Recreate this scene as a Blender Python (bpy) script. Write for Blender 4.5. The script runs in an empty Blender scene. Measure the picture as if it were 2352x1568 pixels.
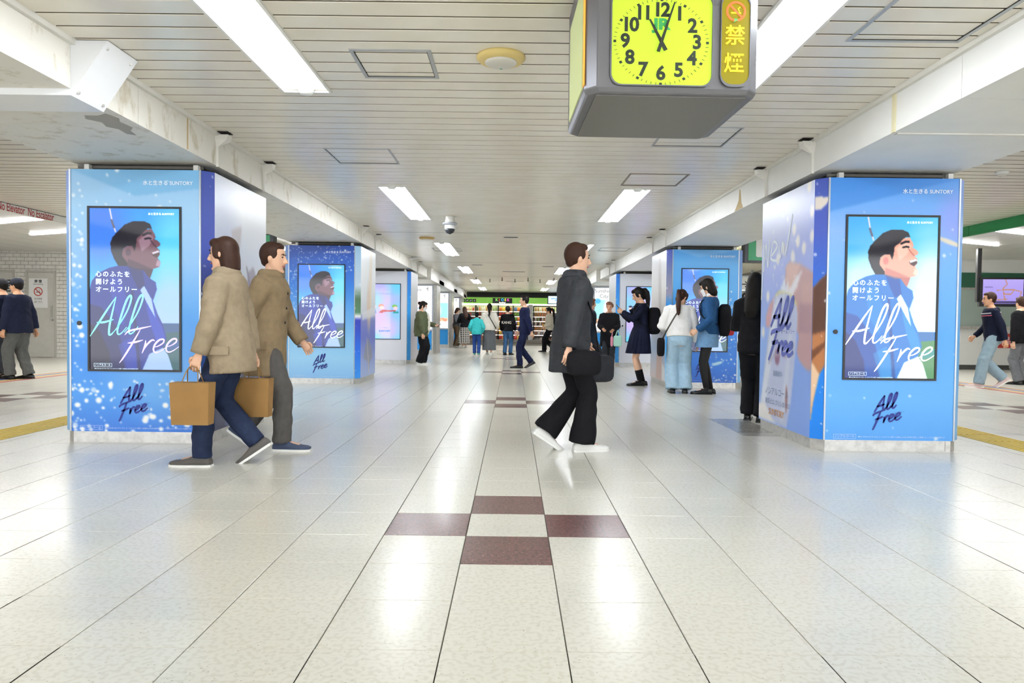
import bpy, bmesh, math, random
import numpy as np
from mathutils import Vector, Matrix
R = random.Random(7)
PI = math.pi
SC = bpy.context.scene
COL = SC.collection

# ---------------------------------------------------------------- camera
CAM_Z = 1.038
def cam_axes(yaw, pitch, roll):
    cy, sy, cp, sp = math.cos(yaw), math.sin(yaw), math.cos(pitch), math.sin(pitch)
    f = Vector((sy*cp, cy*cp, sp)); r = Vector((cy, -sy, 0)); u = r.cross(f)
    cr, sr = math.cos(roll), math.sin(roll)
    return r*cr+u*sr, u*cr-r*sr, f
cr_, cu_, cf_ = cam_axes(-.00124, -.02645, .01142)
cd = bpy.data.cameras.new('camera'); cd.sensor_width = 36; cd.lens = 1617.3/2352*36
cd.clip_start = .05; cd.clip_end = 200
cam = bpy.data.objects.new('camera', cd); COL.objects.link(cam)
cam.matrix_world = Matrix(((cr_.x, cu_.x, -cf_.x, 0), (cr_.y, cu_.y, -cf_.y, 0), (cr_.z, cu_.z, -cf_.z, CAM_Z), (0, 0, 0, 1)))
SC.camera = cam
# ---------------------------------------------------------------- world, exposure
w = bpy.data.worlds.new('world'); SC.world = w; w.use_nodes = True
w.node_tree.nodes['Background'].inputs[0].default_value = (.95, .97, 1, 1)
w.node_tree.nodes['Background'].inputs[1].default_value = 3.6
SC.view_settings.view_transform = 'Standard'; SC.view_settings.look = 'None'
SC.view_settings.exposure = 0.37; SC.view_settings.gamma = 1.0; SC.view_settings.use_curve_mapping = False
cy_ = SC.cycles; cy_.max_bounces = 5; cy_.diffuse_bounces = 3; cy_.glossy_bounces = 2; cy_.transmission_bounces = 2; cy_.adaptive_threshold = .08; cy_.adaptive_min_samples = 10; cy_.use_denoising = True; cy_.use_light_tree = False; cy_.light_sampling_threshold = .05
cy_.caustics_reflective = False; cy_.caustics_refractive = False; cy_.blur_glossy = 1.0
TUBE = 38.0            # radiance of the ceiling lamp tubes

# ---------------------------------------------------------------- helpers
def lin(c):
    if isinstance(c, str):
        c = c.lstrip('#'); c = tuple(int(c[i:i+2], 16)/255 for i in (0, 2, 4))
    return tuple(x/12.92 if x <= .04045 else ((x+.055)/1.055)**2.4 for x in c)
def srgb(h):
    h = h.lstrip('#'); return np.array([int(h[i:i+2], 16)/255 for i in (0, 2, 4)])
MATS = {}
def mat(name, col='#ffffff', rough=.5, metal=0., emit=0., spec=.5, noise=0., nscale=8., bump=0., bscale=60., col2=None, coat=0.):
    if name in MATS: return MATS[name]
    m = bpy.data.materials.new(name); m.use_nodes = True; nt = m.node_tree; b = nt.nodes['Principled BSDF']
    c = (*lin(col), 1)
    b.inputs['Base Color'].default_value = c; b.inputs['Roughness'].default_value = rough
    b.inputs['Metallic'].default_value = metal; b.inputs['Specular IOR Level'].default_value = spec
    if coat: b.inputs['Coat Weight'].default_value = coat; b.inputs['Coat Roughness'].default_value = .08
    if emit: b.inputs['Emission Color'].default_value = c; b.inputs['Emission Strength'].default_value = emit; m.cycles.emission_sampling = 'AUTO' if emit > 3 else 'NONE'
    if noise or col2:
        tc = nt.nodes.new('ShaderNodeNewGeometry'); n = nt.nodes.new('ShaderNodeTexNoise')
        n.inputs['Scale'].default_value = nscale; n.inputs['Detail'].default_value = 2
        nt.links.new(tc.outputs['Position'], n.inputs['Vector'])
        r = nt.nodes.new('ShaderNodeValToRGB'); nt.links.new(n.outputs['Fac'], r.inputs[0])
        k = max(0, 1-noise); d = tuple(x*k for x in lin(col)) if not col2 else lin(col2)
        r.color_ramp.elements[0].position = .32; r.color_ramp.elements[1].position = .62
        r.color_ramp.elements[0].color = (*d, 1); r.color_ramp.elements[1].color = c
        nt.links.new(r.outputs[0], b.inputs['Base Color'])
    if bump:
        tc = nt.nodes.new('ShaderNodeNewGeometry'); n = nt.nodes.new('ShaderNodeTexNoise'); n.inputs['Scale'].default_value = bscale
        nt.links.new(tc.outputs['Position'], n.inputs['Vector'])
        bp = nt.nodes.new('ShaderNodeBump'); bp.inputs['Strength'].default_value = bump; bp.inputs['Distance'].default_value = .01
        nt.links.new(n.outputs['Fac'], bp.inputs['Height']); nt.links.new(bp.outputs[0], b.inputs['Normal'])
    MATS[name] = m; return m
def attr_mat(name, rough=.35, emit=0., spec=.5):
    if name in MATS: return MATS[name]
    m = bpy.data.materials.new(name); m.use_nodes = True; nt = m.node_tree; b = nt.nodes['Principled BSDF']
    a = nt.nodes.new('ShaderNodeAttribute'); a.attribute_name = 'Col'
    b.inputs['Roughness'].default_value = rough; b.inputs['Specular IOR Level'].default_value = spec
    if emit:
        b.inputs['Base Color'].default_value = (.01, .01, .012, 1)
        nt.links.new(a.outputs['Color'], b.inputs['Emission Color']); b.inputs['Emission Strength'].default_value = emit; m.cycles.emission_sampling = 'NONE'
    else: nt.links.new(a.outputs['Color'], b.inputs['Base Color'])
    MATS[name] = m; return m

class G:
    """mesh gatherer"""
    def __init__(s): s.v = []; s.f = []; s.mi = []
    def add(s, v, f, m=0):
        o = len(s.v); s.v += [tuple(p) for p in v]; s.f += [tuple(i+o for i in q) for q in f]; s.mi += [m]*len(f); return s
    def box(s, x0, x1, y0, y1, z0, z1, m=0):
        return s.add([(x0,y0,z0),(x1,y0,z0),(x1,y1,z0),(x0,y1,z0),(x0,y0,z1),(x1,y0,z1),(x1,y1,z1),(x0,y1,z1)],
                     [(0,3,2,1),(4,5,6,7),(0,1,5,4),(1,2,6,5),(2,3,7,6),(3,0,4,7)], m)
    def prism(s, poly, axis, a, b, m=0):
        """polygon (2D) extruded along axis 'x','y','z' from a to b"""
        def P(p, t): return {'x': (t, p[0], p[1]), 'y': (p[0], t, p[1]), 'z': (p[0], p[1], t)}[axis]
        n = len(poly); v = [P(p, a) for p in poly]+[P(p, b) for p in poly]
        f = [tuple(range(n)), tuple(range(2*n-1, n-1, -1))]+[(i, i+n, (i+1) % n+n, (i+1) % n) for i in range(n)]
        return s.add(v, f, m)
    def tube(s, path, rad, n=10, ref=(0, 0, 1), m=0, caps=True):
        path = [Vector(p) for p in path]; k = len(path); ref = Vector(ref); v = []; U = None
        for i, p in enumerate(path):
            t = (path[min(i+1, k-1)]-path[max(i-1, 0)])
            t = t.normalized() if t.length > 1e-9 else Vector((0, 0, 1))
            u = (ref-t*ref.dot(t)) if U is None else (U-t*U.dot(t))
            if u.length < 1e-5: u = t.orthogonal()
            U = u.normalized(); V = t.cross(U); r = rad[i] if isinstance(rad, list) else rad
            ru, rv = r if isinstance(r, (list, tuple)) else (r, r)
            for j in range(n):
                a = 2*PI*j/n; v.append(p+U*(ru*math.cos(a))+V*(rv*math.sin(a)))
        f = [(i*n+j, i*n+(j+1) % n, (i+1)*n+(j+1) % n, (i+1)*n+j) for i in range(k-1) for j in range(n)]
        if caps: f += [tuple(range(n-1, -1, -1)), tuple(range((k-1)*n, k*n))]
        return s.add(v, f, m)
    def rings(s, rings, m=0, caps=True):
        n = len(rings[0]); v = [p for r in rings for p in r]; k = len(rings)
        f = [(i*n+j, i*n+(j+1) % n, (i+1)*n+(j+1) % n, (i+1)*n+j) for i in range(k-1) for j in range(n)]
        if caps: f += [tuple(range(n-1, -1, -1)), tuple(range((k-1)*n, k*n))]
        return s.add(v, f, m)
    def ell(s, c, r, M=None, n=12, k=8, e=1.0, m=0):
        """superellipsoid; e<1 boxier"""
        def sp(x): return math.copysign(abs(x)**e, x)
        c = Vector(c); v = []; f = []
        for i in range(1, k):
            th = PI*i/k
            for j in range(n):
                a = 2*PI*j/n
                p = Vector((r[0]*sp(math.sin(th))*sp(math.cos(a)), r[1]*sp(math.sin(th))*sp(math.sin(a)), r[2]*sp(math.cos(th))))
                v.append(c+(M @ p if M else p))
        t = len(v); p = Vector((0, 0, r[2])); q = M @ p if M else p; v += [c+q, c-q]
        for i in range(k-2):
            for j in range(n): f.append((i*n+j, (i+1)*n+j, (i+1)*n+(j+1) % n, i*n+(j+1) % n))
        for j in range(n):
            f.append((t, j, (j+1) % n)); f.append((t+1, (k-2)*n+(j+1) % n, (k-2)*n+j))
        return s.add(v, f, m)
    def cyl(s, c, r, h, n=20, m=0, axis=(0, 0, 1)):
        c = Vector(c); a = Vector(axis); return s.tube([c, c+a*h], r, n, ref=a.orthogonal(), m=m)
    def lathe(s, c, prof, n=24, m=0):
        return s.rings([[Vector(c)+Vector((r*math.cos(2*PI*j/n), r*math.sin(2*PI*j/n), z)) for j in range(n)] for r, z in prof], m)
    def obj(s, name, mats, parent=None, smooth=False):
        me = bpy.data.meshes.new(name); me.from_pydata(s.v, [], s.f)
        for m in (mats if isinstance(mats, (list, tuple)) else [mats]): me.materials.append(m)
        if any(s.mi): me.polygons.foreach_set('material_index', s.mi)
        if smooth: me.polygons.foreach_set('use_smooth', [True]*len(s.f))
        me.update()
        return link(name, me, parent)
def link(name, me, parent=None, loc=None):
    o = bpy.data.objects.new(name, me); COL.objects.link(o)
    if parent is not None: o.parent = parent
    if loc is not None: o.location = loc
    return o
def fixnormals(o):
    bm = bmesh.new(); bm.from_mesh(o.data); bmesh.ops.recalc_face_normals(bm, faces=bm.faces); bm.to_mesh(o.data); bm.free(); return o
def tag(o, label, cat, group=None):
    o['label'] = label; o['category'] = cat
    if group: o['group'] = group
    return o
def thing(name, label, cat, loc=(0, 0, 0), rz=0., group=None, scale=1.):
    o = bpy.data.objects.new(name, None); COL.objects.link(o); o.empty_display_size = .1
    o.location = loc; o.rotation_euler = (0, 0, rz); o.scale = (scale,)*3
    return tag(o, label, cat, group)
def struct(o, label=None):
    o['kind'] = 'structure'
    if label: o['label'] = label
    return o
def part(name, mats, parent, fn, smooth=False):
    g = G(); fn(g); return g.obj(name, mats, parent, smooth)
def bevel(o, wd=.01, seg=2):
    m = o.modifiers.new('b', 'BEVEL'); m.width = wd; m.segments = seg; m.limit_method = 'ANGLE'; return o

# text as flat meshes, drawn in the XZ plane facing -Y (x right, z up)
TJOBS = []
def text(s, size, parent, loc, m, align='CENTER', offset=0., rot=(PI/2, 0, 0), name='lettering', shear=0., sx=1., extr=0., space=1., lsp=1.):
    c = bpy.data.curves.new(name, 'FONT'); c.body = s; c.size = size; c.align_x = align; c.align_y = 'CENTER'
    c.offset = offset; c.shear = shear; c.extrude = extr; c.space_character = space; c.space_line = lsp; c.resolution_u = 3
    o = bpy.data.objects.new(name, c); COL.objects.link(o); c.materials.append(m)
    if parent is not None: o.parent = parent
    o.location = loc; o.rotation_euler = rot; o.scale = (sx, 1, 1)
    TJOBS.append(o); return o

# brush lettering: centre lines of the letters
LET = {
 'A': ([[(0,0),(.12,.3),(.27,.68),(.42,1.02)], [(.42,1.02),(.43,.7),(.45,.3),(.50,.04),(.56,.02),(.62,.1)], [(.08,.36),(.28,.36),(.52,.42)]], .60),
 'l': ([[(0,.06),(.1,.25),(.22,.6),(.25,.92),(.2,1.04),(.13,.9),(.1,.5),(.1,.16),(.15,.02),(.24,.05),(.33,.2)]], .31),
 'F': ([[(.34,.95),(.28,.6),(.2,.2),(.12,-.15),(.06,-.34)], [(-.06,.74),(.02,.88),(.3,.96),(.62,1.04)], [(.1,.42),(.3,.44),(.52,.52)]], .56),
 'r': ([[(.04,.5),(.07,.3),(.06,.0)], [(.06,.08),(.12,.34),(.22,.5),(.31,.46)]], .30),
 'e': ([[(.03,.22),(.16,.26),(.27,.38),(.25,.5),(.14,.5),(.05,.34),(.05,.14),(.13,.02),(.25,.04),(.40,.2)]], .36),
}
def crom(pts, k=6):
    P = [Vector(p) for p in pts]; P = [P[0]*2-P[1]]+P+[P[-1]*2-P[-2]]; out = []
    for i in range(1, len(P)-2):
        a, b, c, d = P[i-1:i+3]
        for j in range(k):
            t = j/k; out.append(((b*2)+(c-a)*t+(a*2-b*5+c*4-d)*t*t+(b*3-a-c*3+d)*t*t*t)*.5)
    return out+[P[-2]]
def brush(word, size, wd, parent, loc, m, slant=.30, rise=.0, name='brush_lettering', taper=.5, extr=.0, sx=1.):
    g = G(); x0 = 0
    ca, sa = math.cos(rise), math.sin(rise)
    for ch in word:
        if ch == ' ': x0 += .25; continue
        strokes, adv = LET[ch]
        for st in strokes:
            c = crom([((p[0]+x0)*sx+slant*p[1], p[1], 0) for p in st])
            v = []; n = len(c)
            for i, p in enumerate(c):
                t = (c[min(i+1, n-1)]-c[max(i-1, 0)]).normalized(); nn = Vector((-t.y, t.x, 0))
                u = i/(n-1); h = wd/size*(1-taper*abs(2*u-1)**2)*.5
                v += [p+nn*h, p-nn*h]
            v = [((q.x*ca-q.y*sa)*size, -extr*(k % 3), (q.x*sa+q.y*ca)*size) for k, q in enumerate(v)]
            g.add(v, [(2*i, 2*i+1, 2*i+3, 2*i+2) for i in range(n-1)])
        x0 += adv
    o = g.obj(name, m, parent); o.location = loc; return o

# small raster painter for flat prints and screens; colours go on mesh vertices
class Pic:
    def __init__(s, w, h, W, H):
        s.w, s.h = w, h; s.U, s.V = np.meshgrid((np.arange(w))/(w-1), (np.arange(h))/(h-1)); s.asp = H/W
        s.c = np.ones((h, w, 3))
    def grad(s, stops, along='v'):
        t = s.V if along == 'v' else s.U
        xs = [a for a, _ in stops]; cs = np.array([srgb(c) for _, c in stops])
        s.c = np.stack([np.interp(t, xs, cs[:, k]) for k in range(3)], -1); return s
    def mix(s, mask, col, a=1.):
        m = np.clip(mask*a, 0, 1)[..., None]; s.c = s.c*(1-m)+srgb(col)*m; return s
    def poly(s, pts, col, a=1., soft=0):
        ins = np.zeros((s.h, s.w), bool); n = len(pts)
        for i in range(n):
            (x1, y1), (x2, y2) = pts[i], pts[(i+1) % n]
            if y1 == y2: continue
            ins ^= ((y1 > s.V) != (y2 > s.V)) & (s.U < (x2-x1)*(s.V-y1)/(y2-y1)+x1)
        return s.mix(s.blur(ins.astype(float), soft), col, a)
    def ell(s, u, v, ru, rv, col, a=1., soft=.15, ang=0.):
        du, dv = (s.U-u), (s.V-v)*s.asp; c, q = math.cos(ang), math.sin(ang)
        x = (du*c+dv*q)/ru; y = (-du*q+dv*c)/rv; d = np.sqrt(x*x+y*y)
        return s.mix(np.clip((1-d)/soft+.5, 0, 1), col, a)
    def line(s, pts, wd, col, a=1.):
        for (x1, y1), (x2, y2) in zip(pts[:-1], pts[1:]):
            px, py = s.U, s.V*s.asp; ax, ay, bx, by = x1, y1*s.asp, x2, y2*s.asp
            L = (bx-ax)**2+(by-ay)**2+1e-9; t = np.clip(((px-ax)*(bx-ax)+(py-ay)*(by-ay))/L, 0, 1)
            d = np.hypot(px-ax-t*(bx-ax), py-ay-t*(by-ay)); s.mix(np.clip((wd-d)/(wd*.4)+.5, 0, 1), col, a)
        return s
    def blur(s, m, r):
        for _ in range(r):
            p = np.pad(m, 1, mode='edge'); m = (p[:-2, 1:-1]+p[2:, 1:-1]+p[1:-1, :-2]+p[1:-1, 2:]+p[1:-1, 1:-1]*2)/6
        return m
    def soften(s, r=1):
        s.c = np.stack([s.blur(s.c[..., k], r) for k in range(3)], -1); return s
    def specks(s, n, rmin, rmax, rnd, col='#ffffff', box=(0, 0, 1, 1), a=.85):
        for _ in range(n):
            r = rmin+(rmax-rmin)*rnd.random()**3
            s.ell(box[0]+rnd.random()*(box[2]-box[0]), box[1]+rnd.random()*(box[3]-box[1]), r, r*rnd.uniform(.7, 1.1), col, a*rnd.uniform(.4, 1), .5)
        return s
    def mesh(s, name, P0, Ux, Vz):
        """grid mesh: P0 top-left corner, Ux vector along width, Vz vector along height (down)"""
        P0, Ux, Vz = (np.array(x, float) for x in (P0, Ux, Vz)); h, w = s.h, s.w
        co = P0+s.U[..., None]*Ux+s.V[..., None]*Vz
        idx = np.arange(h*w).reshape(h, w); q = np.stack([idx[:-1, :-1], idx[1:, :-1], idx[1:, 1:], idx[:-1, 1:]], -1).reshape(-1, 4)
        me = bpy.data.meshes.new(name); me.vertices.add(h*w); me.vertices.foreach_set('co', co.reshape(-1))
        n = len(q); me.loops.add(n*4); me.loops.foreach_set('vertex_index', q.reshape(-1)); me.polygons.add(n)
        me.polygons.foreach_set('loop_start', np.arange(n)*4)
        try: me.polygons.foreach_set('loop_total', np.full(n, 4))
        except Exception: pass
        me.update(calc_edges=True)
        c = np.clip(s.c, 0, 1); c = np.where(c <= .04045, c/12.92, ((c+.055)/1.055)**2.4)
        at = me.color_attributes.new('Col', 'FLOAT_COLOR', 'POINT')
        at.data.foreach_set('color', np.concatenate([c, np.ones((h, w, 1))], -1).reshape(-1)); return me

M_PRINT = attr_mat('printed_film', .32); M_SCREEN = attr_mat('screen_picture', .06, 1.0, .5)
M_STEEL = mat('brushed_steel', '#cfcdc8', .34, .6, noise=.2, nscale=20)
M_TRIM = mat('aluminium_trim', '#aeb4bc', .35, .8)
M_DARK = mat('dark_void', '#2b2926', .8); M_BLACK = mat('black_plastic', '#0b0b0d', .35)
M_WHITE = mat('white_print', '#f4f8ff', .5); M_NAVY = mat('navy_print', '#2c3a94', .5)
M_GLOW = mat('glowing_white', '#ffffff', .4, emit=1.0); M_CREAM = mat('cream_paint', '#e9e7df', .45, noise=.06, nscale=1.5)
# ================================================================ setting
T = .4
def XI(i): return (i-.5433)*T
def YJ(j): return (10.5004-j)*T
def project(p):
    d = Vector(p)-Vector((0, 0, CAM_Z)); z = d.dot(cf_)
    if z < .2: return None
    return 1176+1617.3*d.dot(cr_)/z, 784-1617.3*d.dot(cu_)/z
def floor_mat(name, light, dark, fleck, fl_scale, rough, amt):
    m = bpy.data.materials.new(name); m.use_nodes = True; nt = m.node_tree; N = nt.nodes.new; L = nt.links.new; b = nt.nodes['Principled BSDF']
    geo = N('ShaderNodeNewGeometry'); n = N('ShaderNodeTexNoise'); n.inputs['Scale'].default_value = 55; n.inputs['Detail'].default_value = 0
    L(geo.outputs['Position'], n.inputs['Vector'])
    r = N('ShaderNodeValToRGB'); L(n.outputs['Fac'], r.inputs[0])
    r.color_ramp.elements[0].position = .36; r.color_ramp.elements[0].color = (*lin(dark), 1)
    r.color_ramp.elements[1].position = .52; r.color_ramp.elements[1].color = (*lin(light), 1)
    vo = N('ShaderNodeTexVoronoi'); vo.inputs['Scale'].default_value = fl_scale; L(geo.outputs['Position'], vo.inputs['Vector'])
    vr = N('ShaderNodeValToRGB'); vr.color_ramp.elements[0].position = .12; vr.color_ramp.elements[1].position = .2
    vr.color_ramp.elements[0].color = (1, 1, 1, 1); vr.color_ramp.elements[1].color = (0, 0, 0, 1)
    L(vo.outputs['Distance'], vr.inputs[0])
    sep = N('ShaderNodeSeparateColor'); L(vo.outputs['Color'], sep.inputs[0])
    gt = N('ShaderNodeMath'); gt.operation = 'GREATER_THAN'; gt.inputs[1].default_value = 1-amt; L(sep.outputs[0], gt.inputs[0])
    mu = N('ShaderNodeMath'); mu.operation = 'MULTIPLY'; L(vr.outputs[0], mu.inputs[0]); L(gt.outputs[0], mu.inputs[1])
    mx = N('ShaderNodeMix'); mx.data_type = 'RGBA'; L(mu.outputs[0], mx.inputs[0]); L(r.outputs[0], mx.inputs[6]); mx.inputs[7].default_value = (*lin(fleck), 1)
    # slight tone difference from tile to tile
    sc = N('ShaderNodeVectorMath'); sc.operation = 'MULTIPLY_ADD'; sc.inputs[1].default_value = (1/T, 1/T, 0); sc.inputs[2].default_value = (.5433, -.0004+.5-.5, 0)
    L(geo.outputs['Position'], sc.inputs[0]); fl = N('ShaderNodeVectorMath'); fl.operation = 'FLOOR'; L(sc.outputs[0], fl.inputs[0])
    wn = N('ShaderNodeTexWhiteNoise'); wn.noise_dimensions = '3D'; L(fl.outputs[0], wn.inputs[0])
    mr = N('ShaderNodeMapRange'); mr.inputs[3].default_value = .93; mr.inputs[4].default_value = 1.0; L(wn.outputs[0], mr.inputs[0])
    vm = N('ShaderNodeVectorMath'); vm.operation = 'SCALE'; L(mx.outputs[2], vm.inputs[0]); L(mr.outputs[0], vm.inputs[3])
    L(vm.outputs[0], b.inputs['Base Color'])
    rr = N('ShaderNodeMapRange'); rr.inputs[3].default_value = rough-.04; rr.inputs[4].default_value = rough+.05; L(wn.outputs[0], rr.inputs[0])
    L(rr.outputs[0], b.inputs['Roughness']); b.inputs['Specular IOR Level'].default_value = .5; b.inputs['Coat Weight'].default_value = .5; b.inputs['Coat Roughness'].default_value = .19
    return m
M_TILE = floor_mat('terrazzo_light', '#e5e2d5', '#dbd7c8', '#bdb7a6', 60, .32, .3)
M_TILE_RED = floor_mat('terrazzo_maroon', '#6b4440', '#4f302e', '#c9b5ab', 75, .34, .5)
M_TILE_GREY = floor_mat('terrazzo_grey', '#b2afa6', '#a09d95', '#8a877f', 60, .24, .3)
M_GROUT = mat('grout', '#6a655c', .9)
g = G(); g.box(-15, 15, -6, 39, -.05, -.006); floor = struct(g.obj('floor', M_GROUT), 'polished terrazzo concourse floor with dark cross motifs')
def is_dark(i, j):
    for c in (-32, -16, 0, 16, 32):
        k = j % 14; d = i-c
        if (d == 0 and k in (0, 2)) or (abs(d) == 1 and k == 1): return True
    return False
GX, GY = .0042, .0026
tiles = []
for j in range(-70, 26):
    for i in range(-36, 37):
        x0, x1, y1, y0 = XI(i), XI(i+1), YJ(j), YJ(j+1)
        area = 0; q = [project((x, y, 0)) for x, y in ((x0, y0), (x1, y0), (x1, y1), (x0, y1))]
        if y0 > .6 and all(q):
            cx, cy = sum(p[0] for p in q)/4, sum(p[1] for p in q)/4
            if 0 < cx < 2352 and cy < 1568:
                if not (2.5 < abs((x0+x1)/2) < 3.8 and abs(((y0+y1)/2-5.86) % 5.7-.7) < .7):
                    area = abs(sum(q[a][0]*q[(a+1) % 4][1]-q[(a+1) % 4][0]*q[a][1] for a in range(4)))
        tiles.append((area, i, j))
tiles.sort(reverse=True)
me_tile = None; rest = G()
TM = {}
def tile_mesh(m):
    if m.name not in TM:
        g = G(); a, b = T-GX, T-GY; e = .0015
        lo = [(0, 0), (a, 0), (a, b), (0, b)]; hi = [(e, e), (a-e, e), (a-e, b-e), (e, b-e)]
        g.add([(*p, -.006) for p in lo]+[(*p, -e) for p in lo]+[(*p, 0) for p in hi],
              [(0, 1, 5, 4), (1, 2, 6, 5), (2, 3, 7, 6), (3, 0, 4, 7), (4, 5, 9, 8), (5, 6, 10, 9), (6, 7, 11, 10), (7, 4, 8, 11), (8, 9, 10, 11)])
        me = bpy.data.meshes.new('tile'); me.from_pydata(g.v, [], g.f); me.materials.append(m); TM[m.name] = me
    return TM[m.name]
ntile = 0
for area, i, j in tiles:
    d = is_dark(i, j); grey = i == 6 and j in (-9, -8, -7)
    m = M_TILE_RED if d else M_TILE_GREY if grey else M_TILE
    if area > 0 and (ntile < 300):
        link('floor_tile', tile_mesh(m), floor, (XI(i)+GX/2, YJ(j+1)+GY/2, 0)); ntile += 1
    else:
        x0, x1, y1, y0 = XI(i)+GX/2, XI(i+1)-GX/2, YJ(j)-GY/2, YJ(j+1)+GY/2
        rest.add([(x0, y0, 0), (x1, y0, 0), (x1, y1, 0), (x0, y1, 0)], [(0, 1, 2, 3)], 1 if d else 2 if grey else 0)
o = rest.obj('floor_tile_field', [M_TILE, M_TILE_RED, M_TILE_GREY], floor); o['kind'] = 'stuff'

# yellow tactile guide strips along both aisles
M_YEL = mat('yellow_tactile', '#d3b12c', .55, noise=.12, nscale=9)
def tactile():
    g = G(); g.box(0, .398, 0, .398, 0, .004)
    for k in range(6):
        x = .03+k*.0615; g.prism([(x, .004), (x+.03, .004), (x+.024, .009), (x+.006, .009)], 'y', .01, .388)
    return g
me = bpy.data.meshes.new('tactile_tile'); g = tactile(); me.from_pydata(g.v, [], g.f); me.materials.append(M_YEL)
for s, nm in ((-1, 'left'), (1, 'right')):
    root = thing('tactile_strip', f'yellow ribbed tactile paving strip along the {nm} aisle', 'tactile paving', (0, 0, 0), group='tactile strips')
    for k in range(60):
        link('paving_slab', me, root, (4.31 if s > 0 else -4.71, 2.0+k*.4, 0))
# coloured guide lines
for s in (-1, 1):
    for k, (c, nm) in enumerate((('#c0392f', 'red'), ('#e0b13a', 'yellow'), ('#5a6fb5', 'blue'), ('#c98a3a', 'orange'))):
        x = s*(8.1+k*.16); g = G(); g.box(min(x, x+s*.06), max(x, x+s*.06), 8, 18, 0, .002)
        tag(g.obj('guide_line', mat('line_'+nm, c, .6)), f'{nm} route line painted on the floor of the {"left" if s < 0 else "right"} hall', 'floor line', 'route lines')

# ---------------------------------------------------------------- ceiling
CZ = 2.61
def plank_mat():
    m = mat('cream_ceiling_plank', '#d4cdbb', .3, spec=.5, coat=.45); nt = m.node_tree; b = nt.nodes['Principled BSDF']
    geo = nt.nodes.new('ShaderNodeNewGeometry'); n = nt.nodes.new('ShaderNodeTexNoise'); n.inputs['Scale'].default_value = 3.0; n.inputs['Detail'].default_value = 2
    r = nt.nodes.new('ShaderNodeValToRGB'); r.color_ramp.elements[0].color = (*lin('#ebe4d3'), 1); r.color_ramp.elements[1].color = (*lin('#f3eee1'), 1)
    r.color_ramp.elements[0].position = .3; r.color_ramp.elements[1].position = .7
    nt.links.new(geo.outputs['Position'], n.inputs['Vector']); nt.links.new(n.outputs['Fac'], r.inputs[0]); nt.links.new(r.outputs[0], b.inputs['Base Color'])
    return m
M_PLANK = plank_mat(); M_PLANK.node_tree.nodes['Principled BSDF'].inputs['Coat Roughness'].default_value = .22
g = G(); g.box(-15, 15, -6, 39, 2.80, 2.9); ceiling = struct(g.obj('ceiling', M_DARK), 'cream slatted metal ceiling of the concourse')
LIGHT_Y = [-3.6, 2.26, 8.21, 13.96, 19.80, 25.7, 31.4]; LIGHT_L = 2.62; LX0, LX1 = 1.26, 1.60
PIT = .1642
me_pl = bpy.data.meshes.new('plank'); g = G()
GAP = .016; a_ = PIT-GAP
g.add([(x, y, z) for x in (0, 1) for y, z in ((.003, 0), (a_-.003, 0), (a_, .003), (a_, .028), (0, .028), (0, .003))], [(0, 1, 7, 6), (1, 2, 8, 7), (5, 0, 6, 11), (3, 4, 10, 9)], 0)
g.f += [(2, 3, 9, 8), (4, 5, 11, 10)]; g.mi += [1, 1]; me_pl.from_pydata(g.v, [], g.f); me_pl.materials.append(M_PLANK); M_EDGE_SHADE = mat('plank_edge_shade', '#7d7666', .8); me_pl.materials.append(M_EDGE_SHADE); me_pl.polygons.foreach_set('material_index', g.mi)  # darker plank side faces: shade of the open joints put into the colour
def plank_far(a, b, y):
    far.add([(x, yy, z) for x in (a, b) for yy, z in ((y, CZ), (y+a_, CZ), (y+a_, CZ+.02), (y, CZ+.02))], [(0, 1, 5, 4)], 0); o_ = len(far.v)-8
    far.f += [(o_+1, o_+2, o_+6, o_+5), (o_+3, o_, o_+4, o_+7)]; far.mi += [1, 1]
far = G(); npl = 0
for n in range(-60, 198):
    y = 4.012+PIT*n
    lit = any(ly-.01 < y+PIT/2 < ly+LIGHT_L+.01 for ly in LIGHT_Y)
    segs = [(-2.52, -LX1), (-LX0, LX0), (LX1, 2.52)] if lit else [(-2.52, 2.52)]
    for a, b in segs:
        if y > 3.1 and npl < 290 and y < 27:
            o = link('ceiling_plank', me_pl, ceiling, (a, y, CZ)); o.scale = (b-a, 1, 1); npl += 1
        else: plank_far(a, b, y)
    for s in (-1, 1):
        if y > -2: plank_far(*sorted((s*3.70, s*7.0)), y)
o = far.obj('ceiling_plank_field', [M_PLANK, M_EDGE_SHADE], ceiling); o['kind'] = 'stuff'
# closing board above the lamps is the ceiling slab itself; hall ceilings beyond the fascia
M_HALL = mat('hall_ceiling_panel', '#d6d4ce', .3, noise=.05, nscale=2)
for s in (-1, 1):
    g = G()
    for k in range(13):
        x = 7.06+k*.6; g.box(*sorted((s*x, s*(x+.594))), 2, 18.4, 2.75, 2.77)
    o = g.obj('hall_ceiling_panel_field', M_HALL, ceiling); o['kind'] = 'stuff'
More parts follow.
